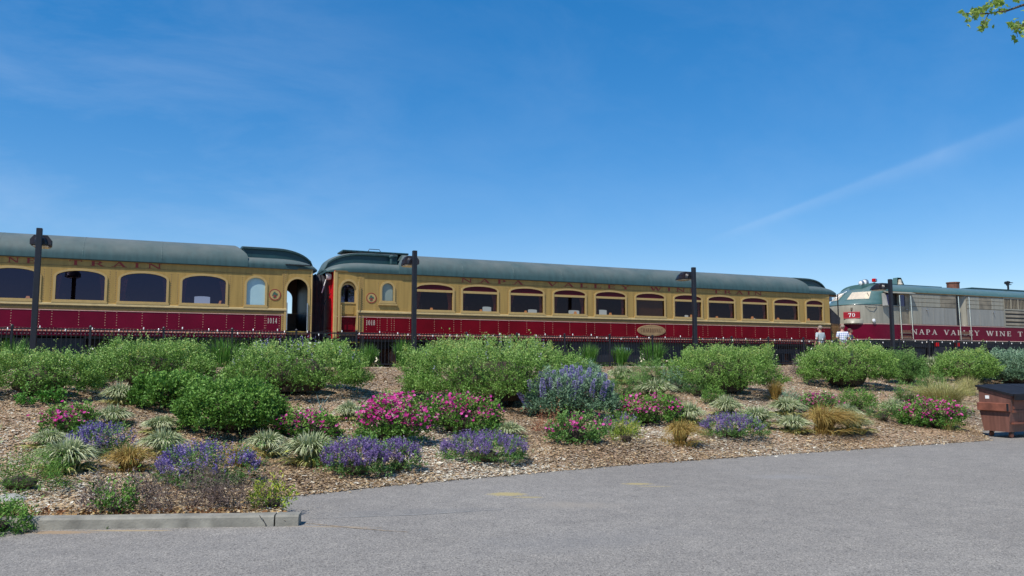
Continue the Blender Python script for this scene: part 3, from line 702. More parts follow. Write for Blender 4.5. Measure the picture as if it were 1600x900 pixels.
        for k in (-1.25, 0, 1.25):
            for sy in (-1, 1): o = link('wheel', wh, M['brown_rust'], t_, (tx + k, sy * .75 - .05, 0))
    mb = MB().box(0.3, Ln - .3, -.25, .25, .75, 1.18); mb.box(.1, Ln - .1, -1.3, 1.3, 1.0, 1.19)
    mb.build('frame', M['under'], car)
    for (xa, xb, za, zb_, yy) in P['boxes']:
        MB().bbox(xa, xb, yy, yy + 1.1, za, zb_, .04).build('equipment_box', M['under'], car)
    return car, L_
def emblem(car, x, z, r=.2):
    e = MB().lathe([(r, -1.512), (r, -1.5)], (x, 0, z), 28, 'y').build('emblem', M['cream_trim'], car)
    mb = MB()
    for k in range(28):                             # beaded maroon ring
        a = 2 * PI * k / 28; mb.pyr(x + .88 * r * math.cos(a), -1.512, z + .88 * r * math.sin(a), .018, .006)
    for i in range(24):
        a, b = 2 * PI * i / 24, 2 * PI * (i + 1) / 24
        mb.add([(x + q * r * math.cos(t), -1.514, z + q * r * math.sin(t)) for q, t in ((.99, a), (.99, b), (.96, b), (.96, a))], [(0, 1, 2, 3)])
    mb.build('emblem_ring', M['letter'], e)
    vl = MB(); r_ = random.Random(9)                # vine leaves and grapes in the middle
    for k in range(11):
        a = r_.uniform(0, 6.28); q = r_.uniform(.1, .45) * r; cx, cz = x + q * math.cos(a), z + q * math.sin(a); s = r * .19
        vl.add([(cx + s * math.cos(t + a), -1.516 - .0005 * k, cz + s * math.sin(t + a) * r_.uniform(.7, 1.2)) for t in [2 * PI * j / 6 for j in range(6)]], [tuple(range(6))])
    vl.build('emblem_vine', mat('emblem vine', (.05, .12, .08), .5), e)
    gb = MB()
    for k in range(9): gb.lathe([(.018, -.006), (.010, -.014)], (x + r * .18 * ((k % 3) - 1) * .8, -1.512, z - r * .38 + .03 * (k // 3)), 8, 'y')
    gb.build('emblem_grapes', M['letter'], e)

# car with the dark doorway (left)
XE1 = XS(486.5); LN1 = 24.3; X1 = XE1 - LN1
def l1(px): return XS(px) - X1
cs = [l1(318), l1(223), l1(124)]; pit = (cs[0] - cs[2]) / 2
wins = [(cs[0], 1.40, 2.24, 2.98, 3.19, 'plain', 1), (cs[1], 1.40, 2.24, 2.98, 3.19, 'plain', 2), (cs[2], 1.40, 2.24, 2.98, 3.19, 'plain', 3)] + [(cs[2] - pit * (k + 1), 1.40, 2.24, 2.98, 3.19, 'plain', 4 + k) for k in range(5)]
smx = (l1(384.5) + l1(413.5)) / 2; smw = l1(413.5) - l1(384.5)
wins.append((smx, smw, 2.24, 2.95, 3.20, 'frost_blue', 0))
dx1 = (l1(447.3) + l1(480.8)) / 2; dw1 = l1(480.8) - l1(447.3)
car1, _ = passenger_car(X1, LN1, 'green roofed cream and maroon dining car ending in a dark open doorway beside the bellows', dict(
    maroon='maroon2', far={1: (-.05, .7, 2.72)}, windows=wins, small=[], doors=[(dx1, dw1, .12)], ends=['r'], heavy=[l1(442)], partitions=[l1(440)],
    rivet_cols=[l1(414), l1(437)], trucks=[LN1 - 4.2], boxes=[(LN1 - 16, LN1 - 12.5, .35, 1.08, -1.25), (LN1 - 12.2, LN1 - 9.5, .5, 1.08, -1.2), (LN1 - 9.2, LN1 - 7.2, .35, 1.08, -1.3), (LN1 - 1.9, LN1 - .1, .4, 1.08, -1.2), (LN1 - 22, LN1 - 16.4, .3, 1.08, -1.2)]))
roof_parts(car1, LN1, .5, at(366, 395, 29.4).x - X1, 0, 1.5, .05, .22)
MB().box(l1(444), l1(484), -1.60, -1.50, 3.70, 3.735).build('vent_slot', M['black'], car1)
ring_mesh('door_surround', (dw1, 1.35, 2.80, 3.22), (dw1 + .14, 1.35, 2.80, 3.29), -1.53, -1.46).build('door_surround', M['cream_trim'], car1, loc=(dx1, 0, 0))
for s in (-1, 1): MB().tube([(dx1 + s * (dw1 / 2 - .02), -1.56, 1.36), (dx1 + s * (dw1 / 2 - .02), -1.56, 2.35)], .018, 6).build('grab_rail', M['steel'], car1)
MB().box(dx1 - dw1 / 2, dx1 + dw1 / 2, -1.45, -1.0, 1.0, 1.10).box(dx1 - dw1 / 2, dx1 + dw1 / 2, -1.52, -1.2, .55, .60).build('step', M['under'], car1)
MB().box(dx1 - dw1 / 2, dx1 + dw1 / 2, -1.53, -1.50, 1.28, 1.32).build('step_edge', M['yellow'], car1)
emblem(car1, l1(429), 2.62, .21)
text('WINE', l1(-48), l1(52), 3.365, .165, -1.507, 'letter', M['letter'], car1)
text('TRAIN', l1(104), l1(250), 3.365, .165, -1.507, 'letter', M['letter'], car1)
text('1014', l1(418.5), l1(433.5), 1.60, .19, -1.508, 'car_number', M['letter_pale'], car1, fit=.78)
for k in range(3): MB().tube([(l1(480) + .1, -.9 + .5 * k, 3.55), (l1(488) + .1, -.9 + .5 * k, 3.62)], .03, 6).build('end_bracket', M['black'], car1)

# car with the oval name plate (middle)
X2 = XS(522.5); XE2 = XS(1296); LN2 = XE2 - X2
def l2(px): return XS(px) - X2
cen = [679, 750, 823, 890, 954, 1016, 1075, 1127, 1179, 1228]
wins = []
for i, c in enumerate(cen):
    wins.append((l2(c), 1.47, 2.24, 3.06, 3.22, 'fan', (-1 if c == 1016 else 20 + i)))
wins.append((l2(1272.3), 1.05, 2.24, 3.06, 3.22, 'fan', 40))
sx2 = (l2(596.5) + l2(614)) / 2; sw2 = l2(614) - l2(596.5)
wins.append((sx2, sw2, 2.53, 2.98, 3.20, 'frost_grey', 0))
dx2 = (l2(530.5) + l2(557.5)) / 2; dw2 = l2(557.5) - l2(530.5)
car2, _ = passenger_car(X2, LN2, 'green roofed cream and red dining car with an oval name plate and ten wide windows', dict(
    maroon='maroon', far={21: (.38, .55, 2.66), 22: (.35, .6, 2.60), 23: (.3, .75, 2.62), 24: (-.35, .6, 2.68), 26: (0, .35, 2.55), 28: (.1, .2, 2.5), 29: (.25, .4, 2.95)}, windows=wins, small=[], doors=[(dx2, dw2, None)], ends=['l'], heavy=[l2(563)], partitions=[l2(566), l2(640)],
    rivet_cols=[l2(573), l2(590), l2(612), l2(640)], trucks=[4.0, LN2 - 3.4],
    boxes=[(6.6, 8.2, .35, 1.08, -1.3), (8.5, 10.6, .5, 1.08, -1.2), (l2(893), l2(1003), .20, 1.08, -1.32), (l2(1030), l2(1072), .35, 1.08, -1.25), (LN2 - 8.4, LN2 - 6, .45, 1.08, -1.2), (11, 12.8, .4, 1.08, -1.2)]))
roof_parts(car2, LN2, at(634, 400, 29.4).x - X2, at(1240, 440, 29.4).x - X2, 1.55, 1.6, .27, .72)
# vestibule door: recessed
dr = MB(); wall(dr, -dw2 / 2 + .005, dw2 / 2 - .005, 1.92, 3.24, [(0, .50, 2.44, 2.86, 3.10)], -1.40, .04)
door = dr.build('door', M['cream'], car2, loc=(dx2, 0, 0))
MB().add([(-dw2 / 2, -1.405, 1.35), (dw2 / 2, -1.405, 1.35), (dw2 / 2, -1.405, 1.915), (-dw2 / 2, -1.405, 1.915)], [(0, 1, 2, 3)]).box(-dw2 / 2 + .14, dw2 / 2 - .12, -1.42, -1.405, 1.42, 1.85).build('door_panel', M['maroon'], door)
MB().box(-dw2 / 2 + .12, dw2 / 2 - .10, -1.418, -1.40, 2.0, 2.3).build('door_upper_panel', M['cream'], door)
p = arch(.50, 2.44, 2.86, 3.10); MB().add([(x, -1.37, z) for x, z in p], [tuple(range(len(p)))]).build('pane', M['glass_dark'], door)
ring_mesh('frame', (.50, 2.44, 2.86, 3.10), (.60, 2.39, 2.86, 3.15), -1.425, -1.38).build('frame', M['cream_trim'], door)
ring_mesh('door_surround', (dw2 - .04, 1.35, 2.80, 3.22), (dw2 + .12, 1.35, 2.80, 3.30), -1.53, -1.42).build('door_surround', M['cream_trim'], car2, loc=(dx2, 0, 0))
MB().box(dx2 - dw2 / 2, dx2 + dw2 / 2, -1.515, -1.41, 1.888, 1.91).build('stripe', M['pinkline'], car2)
MB().tube([(dx2 - dw2 / 2 + .05, -1.50, 2.32), (dx2 - dw2 / 2 + .05, -1.57, 2.30), (dx2 - dw2 / 2 + .05, -1.57, 1.36), (dx2 - dw2 / 2 + .05, -1.50, 1.34)], .016, 6).build('grab_rail', M['cream_trim'], car2)
MB().tube([(dx2 + dw2 / 2 + .02, -1.60, 3.2), (dx2 + dw2 / 2 + .02, -1.60, 1.36)], .016, 6).build('grab_rail', M['cream_trim'], car2)
for i, (zz, yy) in enumerate(((.98, -1.30), (.68, -1.46), (.38, -1.62))):
    st = MB().box(dx2 - .62, dx2 + .50, yy, yy + .28, zz - .05, zz - .012).build('step', M['under'], car2)
    MB().box(dx2 - .62, dx2 + .50, yy - .012, yy - .001, zz - .04, zz).build('step_edge', M['yellow'], st)
for xx in (dx2 - .66, dx2 + .51): MB().box(xx, xx + .03, -1.64, -1.1, .30, 1.2).build('step_side', M['under'], car2)
# window ledge under the small window
MB().box(sx2 - sw2 / 2 - .15, sx2 + sw2 / 2 + .15, -1.56, -1.50, 2.36, 2.42).build('window_ledge', M['cream_trim'], car2)
emblem(car2, l2(580), 2.62, .2)
text('NAPA', l2(720), l2(818), 3.365, .165, -1.507, 'letter', M['letter'], car2)
text('VALLEY', l2(855), l2(985), 3.365, .165, -1.507, 'letter', M['letter'], car2)
text('WINE', l2(1016), l2(1090), 3.365, .165, -1.507, 'letter', M['letter'], car2)
text('TRAIN', l2(1114), l2(1191), 3.365, .165, -1.507, 'letter', M['letter'], car2)
text('1018', l2(572.5), l2(586.5), 1.60, .19, -1.508, 'car_number', M['letter_pale'], car2, fit=.78)
ox = (l2(995) + l2(1039)) / 2; ow = (l2(1039) - l2(995)) / 2
def ell(rx, rz, y, n=36): return [(ox + rx * math.cos(2 * PI * i / n), y, 1.60 + rz * math.sin(2 * PI * i / n)) for i in range(n)]
pl_ = MB().loft([ell(ow, .245, -1.5), ell(ow, .245, -1.522), ell(ow - .015, .23, -1.53)], True).add(ell(ow - .015, .23, -1.53), [tuple(range(36))]).build('name_plate', mat('tan plate paint', (.34, .21, .095), .5), car2)
MB().loft([ell(ow - .05, .205, -1.532), ell(ow - .062, .197, -1.532)], True).build('plate_border', M['olive'], pl_)
text('CHARDONNAY', ox - ow * .78, ox + ow * .78, 1.52, .17, -1.533, 'plate_lettering', M['plate_ink'], pl_, fit=.80)['kind'] = 'stuff'
text('BRAINERD', l2(963), l2(987), .72, .13, -1.322, 'box_lettering', M['white'], car2, fit=.85)
text('97', l2(971), l2(979), .55, .13, -1.322, 'box_lettering', M['white'], car2, fit=.85)
# roof walkway box with a handle, vent pipe
xa, xb = at(537, 398, 29.7).x - X2, at(641, 398, 29.7).x - X2
rb = MB().bbox(xa, xb, -.50, .50, 4.465, 4.53, .02).build('roof_walkway', M['roof_dark'], car2)
for i in range(12): MB().box(xa + (xb - xa) * (i + .5) / 12 - .02, xa + (xb - xa) * (i + .5) / 12 + .02, -.512, -.501, 4.455, 4.51).build('slat', M['black'], rb)
hx = at(585, 390, 30).x - X2; MB().tube([(hx - .25, -.4, 4.53), (hx - .2, -.4, 4.62), (hx + .2, -.4, 4.62), (hx + .25, -.4, 4.53)], .014, 6).build('handle', M['black'], rb)
vx = at(611, 405, 29.4).x - X2; MB().lathe([(.06, 4.0), (.06, 4.24), (.10, 4.25), (.10, 4.31), (.04, 4.34)], (vx, -1.05, 0), 10).build('vent_pipe', M['roof'], car2)
# marker lamp on the red end
MB().lathe([(.03, 0), (.12, -.03), (.14, -.10), (.13, -.2), (.05, -.22)], (-.02, -.98, 3.42), 14, 'x').build('marker_lamp', M['white'], car2)
MB().lathe([(.10, -.221), (.02, -.235)], (-.02, -.98, 3.42), 14, 'x').build('marker_lens', M['chrome'], car2)
for z in (3.3, 2.5): MB().tube([(-.02, -.85, z + .3), (-.2, -.8, z), (-.35, -.85, z - .5)], .02, 6).build('hose', M['white' if z > 3 else 'black'], car2)
# open platform at the far end
MB().box(LN2, LN2 + .78, -1.4, 1.4, 1.16, 1.30).build('platform_floor', M['under'], car2)
MB().box(LN2 + .0, LN2 + .01, -1.5, 1.5, 1.30, 3.56).build('end_wall', M['brown_rust'], car2)
pf = MB().tube([(LN2 + .06, -1.38, 2.12), (LN2 + .76, -1.38, 2.12)], .03, 6).build('platform_gate', M['wood_brown'], car2)
gm = MB().box(-.018, .018, -1.395, -1.365, 1.3, 2.1).mesh('gate_bar')
for i in range(9): link('gate_bar', gm, M['wood_brown'], pf, (LN2 + .08 + .083 * i, 0, 0))
MB().box(LN2 + .02, LN2 + .75, -1.34, -1.32, 1.31, 2.08).build('gate_backing', M['black'], car2)
MB().add([(LN2 + .0, -1.40, 3.0), (LN2 + .78, -1.42, 2.42), (LN2 + .75, -1.42, 2.12), (LN2, -1.40, 2.12), (LN2 + .0, 1.4, 3.05), (LN2 + .78, 1.4, 2.45), (LN2 + .75, 1.4, 2.12), (LN2, 1.4, 2.12)], [(0, 1, 2, 3), (0, 1, 5, 4), (1, 2, 6, 5)]).build('canvas_screen', M['rubber'], car2)
for yy in (-1.36, 1.36): MB().tube([(LN2 + .72, yy, 1.3), (LN2 + .72, yy, 3.6)], .03, 6).build('platform_post', M['black'], car2)
MB().lathe([(.02, 0), (.10, -.02), (.12, -.22), (.03, -.26)], (LN2 + .35, -1.2, 3.50), 12).build('platform_lamp', M['steel'], car2)
MB().box(LN2 + .02, LN2 + .7, -1.3, 1.3, 3.47, 3.56).build('platform_ceiling', M['wood_brown'], car2)

# ------------------------------------------------------------------ diesel engine
XL = at(1303.5, 472, YC).x; LNL = 16.0
eng = thing('diesel_locomotive', 'grey and maroon diesel engine with green roof and rounded nose carrying number 70', 'locomotive', (XL, YC, RAILZ))
def le(px, py=490): return at(px, py, YS).x - XL
XB = 1.92                                  # where the rounded nose meets the straight side
def nose_pt(z, th, o=0):
    tab = [(1.0, .12, 1.0), (1.4, .03, 1.0), (2.2, .0, 1.0), (3.05, .10, 1.0), (3.2, .16, 1.0), (3.35, .42, .985), (3.5, .62, .965), (3.85, 1.0, .90), (4.02, 1.35, .82), (4.2, 1.9, .66), (4.32, 2.3, .5)]
    for (a, b, c), (d, e, f) in zip(tab, tab[1:]):
        if z <= d: k = (z - a) / (d - a); tip, hw = b + (e - b) * k, c + (f - c) * k; break
    else: tip, hw = tab[-1][1:]
    n = 2 / 2.35; a = XB + (.0 if z < 3.3 else .1) - tip + o; c, s = math.cos(th), math.sin(th)
    return Vector((XB + (.0 if z < 3.3 else .1) - a * abs(s) ** n, -(1.5 * hw + o) * math.copysign(abs(c) ** n, c), z))
def nose_band(name, z0, z1, m, o=0, nz=6, th0=0, th1=PI, par=None, smooth=True):
    nt_ = 40; rings = [[nose_pt(z0 + (z1 - z0) * i / nz, th0 + (th1 - th0) * j / nt_, o) for j in range(nt_ + 1)] for i in range(nz + 1)]
    return MB().loft(rings, False).build(name, m, par or eng, smooth=smooth)
nose_band('nose_lower', 1.38, 2.17, M['maroon2']); nose_band('nose', 2.17, 3.18, M['loco']); nose_band('nose_top', 3.18, 4.32, M['loco_green'], 0, 22)
nose_band('stripe', 2.155, 2.185, M['pinkline'], .012, 1); nose_band('stripe', 1.37, 1.395, M['pinkline'], .012, 1)
nose_band('nose_rim', 3.17, 3.215, M['loco_green'], .03, 2)
def screen(th0, th1, z0=3.47, z1=3.86):
    f = nose_band('windshield_frame', z0 - .05, z1 + .05, M['loco_green'], .012, 6, th0 - .05, th1 + .05)
    g = nose_band('windshield', z0, z1, M['sunblind'], .020, 6, th0, th1, f, True)
    nose_band('windshield_glass', z0, z1, glass_mat('windshield glass', (.95, .95, .95), .0, .12), .035, 6, th0, th1, f, True)
screen(.62, 1.42); screen(PI - 1.42, PI - .62)
# straight body
BX = XB
def lwall(name, xa, xb, za, zb, m, y=-1.5, par=None): return MB().add([(xa, y, za), (xb, y, za), (xb, y, zb), (xa, y, zb), (xa, -1.4, za), (xa, -1.4, zb), (xb, -1.4, za), (xb, -1.4, zb)], [(0, 1, 2, 3), (0, 3, 5, 4), (3, 2, 7, 5), (0, 4, 6, 1)]).build(name, m, par or eng)
lwall('lower_side', BX, LNL, 1.38, 2.17, M['maroon2'])
lwall('stripe', BX, LNL, 2.155, 2.185, M['pinkline'], -1.512); lwall('stripe', BX, LNL, 1.37, 1.395, M['pinkline'], -1.512)
cw0, cw1 = le(1383, 465), le(1404, 465)        # cab side window
d1a, d1b = le(1405), le(1419.5)                # cab door
mb = MB(); wall(mb, BX, d1a, 2.17, 3.90, [((cw0 + cw1) / 2, cw1 - cw0, 3.15, 3.78, 3.80)], -1.5, .12); mb.build('cab_side', M['loco'], eng)
MB().box(cw0, cw1, -1.38, -1.36, 3.1, 3.85).build('cab_dark', M['black'], eng)
MB().box(cw0 - .03, cw1 + .03, -1.53, -1.50, 3.80, 3.84).build('window_head', M['loco'], eng)
cwf = MB().box(cw0 - .03, cw1 + .03, -1.55, -1.50, 3.10, 3.14).build('window_sill', M['loco'], eng)
MB().box(cw0 + .1, cw1 - .45, -1.44, -1.43, 3.15, 3.78).build('pane', M['glass'], cwf)
MB().add([(cw0 - .1, -1.5, 3.86), (cw1 + .9, -1.5, 3.88), (cw1 + .9, -1.80, 3.79), (cw0 - .1, -1.80, 3.77), (cw0 - .1, -1.5, 3.83), (cw1 + .9, -1.5, 3.85), (cw1 + .9, -1.80, 3.765), (cw0 - .1, -1.80, 3.745)], [(0, 1, 2, 3), (7, 6, 5, 4), (3, 2, 6, 7), (0, 3, 7, 4), (1, 5, 6, 2)]).build('awning', M['loco'], eng)
MB().add([(cw0 - .2, -1.48, 3.75), (cw0 + .02, -1.53, 3.78), (cw0 - .10, -1.75, 3.12), (cw0 - .32, -1.62, 3.10), (cw0 - .2, -1.46, 3.75), (cw0 + .03, -1.50, 3.78), (cw0 - .09, -1.72, 3.12), (cw0 - .32, -1.59, 3.10)], [(0, 1, 2, 3), (7, 6, 5, 4), (0, 3, 7, 4), (1, 5, 6, 2), (2, 6, 7, 3)]).build('wind_deflector', M['loco_grey'], eng)
def door(xa, xb, m, win=True, open_=False):
    d = MB(); wall(d, xa, xb, 2.19, 3.84, [((xa + xb) / 2 - .02, (xb - xa) * .5, 3.12, 3.70, 3.72)] if win else [], -1.49, .03); dd = d.build('door', m, eng)
    if win: MB().box(xa + (xb - xa) * .2, xb - (xb - xa) * .2, -1.465, -1.46, 3.1, 3.74).build('pane', M['glass_dark'], dd)
    else: pass
    MB().tube([(xb - .1, -1.50, 2.95), (xb - .1, -1.55, 2.95), (xb - .22, -1.55, 2.95)], .012, 6).build('handle', M['steel'], dd)
    return dd
door(d1a, d1b, M['loco_soot'])
for px in (1404, 1421.5, 1496, 1512.5):
    X = le(px); t_ = 3.72 if px < 1450 else 3.80
    MB().tube([(X, -1.49, t_), (X, -1.60, t_ - .04), (X + .05, -1.60, 1.42), (X + .05, -1.50, 1.38)], .022, 8).build('grab_rail', M['chrome'], eng)
for (a, b) in ((1404, 1421.5), (1496, 1512.5)):
    xa, xb = le(a) + .06, le(b) + .03
    for z, mm in ((1.62, 'brown_rust'), (1.88, 'brown_rust')): MB().box(xa, xb, -1.515, -1.49, z - .14, z).build('step_recess', M['roof_dark' if False else 'brown_rust'], eng); MB().box(xa, xb, -1.56, -1.50, z - .17, z - .14).build('step', M['loco_soot'], eng)
d2a, d2b = le(1495, 490), le(1510, 490)
# body panels between the doors; each its own object
def panels(xa, xb, z0, z1, n, mats, name='panel', gap=.014, out=-1.512):
    for i in range(n):
        a = xa + (xb - xa) * i / n + gap / 2; b = xa + (xb - xa) * (i + 1) / n - gap / 2
        MB().loft([[(a, -1.47, z0 + gap), (b, -1.47, z0 + gap), (b, -1.47, z1 - gap), (a, -1.47, z1 - gap)], [(a, out + .006, z0 + gap), (b, out + .006, z0 + gap), (b, out + .006, z1 - gap), (a, out + .006, z1 - gap)], [(a + .006, out, z0 + gap + .006), (b - .006, out, z0 + gap + .006), (b - .006, out, z1 - gap - .006), (a + .006, out, z1 - gap - .006)]], True, True).build(name, M[mats[i % len(mats)]], eng)
lwall('side_wall', d1b, d2a, 2.17, 3.90, M['loco_soot'], -1.492); lwall('side_wall', d2b, LNL, 2.17, 3.90, M['loco_soot'], -1.492)
x3 = le(1568.5)
for z0, z1 in ((3.13, 3.36), (3.36, 3.58), (3.58, 3.80)):
    panels(d1b + .06, d2a - .05, z0, z1, 3, ['loco', 'loco', 'loco_soot'], 'body_slat'); panels(d2b + .06, x3, z0, z1, 3, ['loco', 'loco_soot', 'loco'], 'body_slat')
panels(d1b + .06, d2a - .05, 2.19, 3.12, 4, ['loco', 'loco_grey', 'loco_grey', 'loco_grey']); panels(d2b + .06, x3, 2.19, 3.12, 3, ['loco_grey'])
MB().box(d2a, d2b, -1.30, -1.28, 2.19, 3.86).build('doorway_dark', M['black'], eng)
MB().add([(d2b - .0, -1.5, 2.2), (d2b - .26, -1.28, 2.2), (d2b - .26, -1.28, 3.82), (d2b, -1.5, 3.82), (d2b + .03, -1.48, 2.2), (d2b - .23, -1.25, 2.2), (d2b - .23, -1.25, 3.82), (d2b + .03, -1.48, 3.82)], [(0, 1, 2, 3), (7, 6, 5, 4), (0, 3, 7, 4), (1, 5, 6, 2)]).build('door', M['loco'], eng, label='cab side door standing half open')
for px in (1448, 1552):
    X = le(px); g_ = MB().lathe([(.045, -1.512), (.045, -1.56), (.01, -1.57)], (X, 0, 2.98), 8, 'y'); g_.tube([(X, -1.55, 2.97), (X + .03, -1.56, 2.80)], .018, 6); g_.build('latch', M['steel'], eng)
# grille
MB().box(x3 + .02, LNL, -1.497, -1.47, 2.19, 3.82).build('grille_back', M['mesh_dark'], eng)
fr = MB()
for z in (3.80, 3.16, 2.19): fr.box(x3, LNL, -1.52, -1.49, z - .02, z + .05)
for i in range(9): X = x3 + i * .62; fr.box(X, X + .045, -1.523, -1.49, 3.21, 3.78)
fr.box(x3, x3 + .10, -1.521, -1.49, 2.24, 3.14)
gr = fr.build('grille_frame', M['loco'], eng)
vb = MB().box(-.012, .012, -1.515, -1.495, 3.21, 3.78).mesh('grille_bar')
for i in range(40): link('grille_bar', vb, M['loco_soot'], gr, (x3 + .1 + .125 * i, 0, 0))
lv = MB().add([(x3 + .1, -1.50, 0), (LNL, -1.50, 0), (LNL, -1.535, -.13), (x3 + .1, -1.535, -.13), (x3 + .1, -1.50, -.15), (LNL, -1.50, -.15)], [(0, 1, 2, 3), (3, 2, 5, 4)]).mesh('louvre')
for i in range(4): link('louvre', lv, M['loco' if i % 2 else 'loco_soot'], gr, (0, 0, 3.10 - .225 * i))
# roof
rg = []
for x in [BX + .1 + (LNL - BX) * i / 20 for i in range(21)]:
    P = []
    for i in range(21):
        t = PI * i / 20; c, s = math.cos(t), math.sin(t); P.append((x, -1.53 * math.copysign(abs(c) ** .7, c), 3.86 + .50 * abs(s) ** .9))
    rg.append(P)
MB().loft(rg, False).add(rg[0], [tuple(range(21))]).build('roof', M['loco_green'], eng, smooth=35)
MB().box(BX + .1, LNL, -1.545, -1.50, 3.84, 3.875).build('drip_rail', M['olive'], eng)
MB().box(BX + .4, le(1500), -.5, .5, 4.34, 4.40).build('roof_hatch', M['roof_dark'], eng)
MB().box(le(1545), LNL, -.6, .6, 4.33, 4.45).build('roof_hatch', M['roof_dark'], eng)
sx_ = at(1489, 445, YC).x - XL; MB().lathe([(.30, 4.30), (.33, 4.38), (.33, 4.68), (.36, 4.70), (.36, 4.76), (.28, 4.76), (.27, 4.6)], (sx_, 0, 0), 16).build('exhaust_stack', M['brown_rust'], eng)
bx_ = at(1402, 440, YC).x - XL
bl = MB().add([(bx_ + a * .30, b * .22, 4.36) for a, b in ((-1, -1), (1, -1), (1, 1), (-1, 1))] + [(bx_ + a * .14, b * .14, 4.82) for a, b in ((-1, -1), (1, -1), (1, 1), (-1, 1))], [(4, 5, 6, 7), (0, 4, 7, 3), (1, 2, 6, 5), (2, 3, 7, 6)]).build('bell_housing', M['loco_green'], eng)
MB().lathe([(.03, .30), (.08, .28), (.10, .12), (.15, .02), (.14, 0)], (bx_, -.16, 4.42), 12).build('bell', M['lens'], bl)
def pod(px, py, Y, r, m, name, par=eng, ln_=.22):
    p = at(px, py, Y); x, y, z = p.x - XL, p.y - YC, p.z - RAILZ
    o = MB().lathe([(r * .5, ln_), (r, ln_ * .6), (r, 0), (r * .86, -.01)], (x, y, z), 14, 'x').build(name, M[m], par)
    MB().lathe([(r * .84, -.012), (r * .3, -.05)], (x, y, z), 14, 'x').build('lamp_lens', M['white'], o); return o, (x, y, z)
hp, (hx_, hy_, hz_) = pod(1344.5, 442.5, YC - .35, .14, 'steel', 'headlight'); pod(1350.5, 441.5, YC - .1, .18, 'steel', 'headlight')
MB().box(hx_ - .1, hx_ + .9, -.5, .3, 3.95, hz_ - .13).build('headlight_mount', M['loco_green'], eng)
p = at(1366, 438, YC - .2); x, y, z = p.x - XL, p.y - YC, p.z - RAILZ
MB().bbox(x - .12, x + .12, y - .08, y + .08, z - .09, z + .09, .03).build('warning_light', M['red'], eng); MB().box(x - .04, x + .04, y - .03, y + .03, 4.0, z - .12).build('light_post', M['black'], eng)
MB().lathe([(.07, -.02), (.02, -.05)], (x + .05, y - .08, z), 10, 'y').build('lamp_lens', M['chrome'], eng)
hn = at(1575, 445, YC - .3); x, z = hn.x - XL, hn.z - RAILZ
mb = MB().tube([(x, -.3, 4.35), (x, -.3, z)], .06, 6)
for k in (-.1, .0, .1): mb.lathe([(.02, .25), (.03, .0), (.09, -.12)], (x + .05, -.3 + k, z + .02 + abs(k)), 8, 'x')
mb.tube([(x, -.3, z), (x - .05, -.3, z + .22)], .05, 6).build('horn', M['black'], eng)
MB().tube([nose_pt(3.35, 1.9, .05), nose_pt(3.6, 1.75, .22), nose_pt(3.95, 1.6, .2), nose_pt(4.1, 1.5, .05)], .013, 6).build('grab_rail', M['chrome'], eng)
MB().tube([nose_pt(3.80, .78, .05), nose_pt(3.62, .66, .05)], .010, 6).build('wiper', M['black'], eng)
MB().tube([nose_pt(3.08, .62, .02), nose_pt(3.0, .52, .10), nose_pt(2.98, .38, .10), nose_pt(3.04, .25, .02)], .014, 6).build('grab_rail', M['black'], eng)
# number board and the lamp bulge below it
def find_th(px, z):
    return min((abs(proj(Vector((XL, YC, RAILZ)) + nose_pt(z, t * .01))[0] - px), t * .01) for t in range(0, 200))[1]
ta, tb = find_th(1344, 2.62), find_th(1319, 2.62)
A = nose_pt(2.62, ta, .03); B = nose_pt(2.62, tb, .06); A.z = B.z = 0; dvec = (A - B).normalized(); nrm = Vector((dvec.y, -dvec.x, 0)); wdt = (A - B).length
nb = MB().box(0, wdt, 0, .28, -.17, .17).build('number_board', mat('number board red', (.33, .006, .016), .4), eng); ang = math.atan2(dvec.y, dvec.x)
org = B + nrm * .06; nb.location = (org.x, org.y, 2.62); nb.rotation_euler.z = ang
text('70', wdt * .29, wdt * .72, -.10, .20, -.004, 'number', M['white'], nb, fit=.92)
MB().box(0, wdt, -.006, -.002, .14, .165).box(0, wdt, -.006, -.002, -.165, -.14).build('board_border', mat('board edge', (.55, .1, .1), .5), nb)
tm = find_th(1333, 2.35); rings = []
for i in range(7):
    f = i / 6; rings.append([nose_pt(2.20 + .24 * f, tm - .30 + .6 * j / 12, .03 + .17 * math.sin(PI * j / 12) * (1 - f) ** .6) for j in range(13)])
MB().loft(rings, False).build('lamp_bulge', M['loco'], eng, smooth=True)
tq = find_th(1364, 2.33); pq = nose_pt(2.33, tq, .03); MB().lathe([(.02, .02), (.09, 0), (.10, -.06), (.03, -.09)], pq, 12, 'y').build('marker_lamp', M['white'], eng)
tq = find_th(1331, 2.95); pq = nose_pt(2.95, tq, .02); MB().bbox(pq.x - .07, pq.x + .07, pq.y - .03, pq.y + .03, 2.89, 3.01, .01).build('crest', M['loco_soot'], eng)
for a, b, s in ((1425, 1464, 'NAPA'), (1475, 1530, 'VALLEY'), (1541, 1580, 'WINE'), (1590, 1636, 'TRAIN')):
    text(s, le(a, 518), le(b, 518), 1.67, .27, -1.502, 'letter', M['letter_pale'], eng, fit=.80)
MB().box(.6, LNL, -1.3, 1.3, 1.0, 1.37).build('frame', M['under'], eng)
MB().box(-.35, .7, -1.2, 1.2, .45, 1.3).build('pilot', M['black'], eng)
wh = MB().lathe([(.05, -.02), (.46, -.02), (.5, .0), (.5, .11), (.44, .12), (.38, .05), (.14, .05), (.10, .13), (.05, .13)], (0, 0, .5), 20, 'y').mesh('wheel', 30)
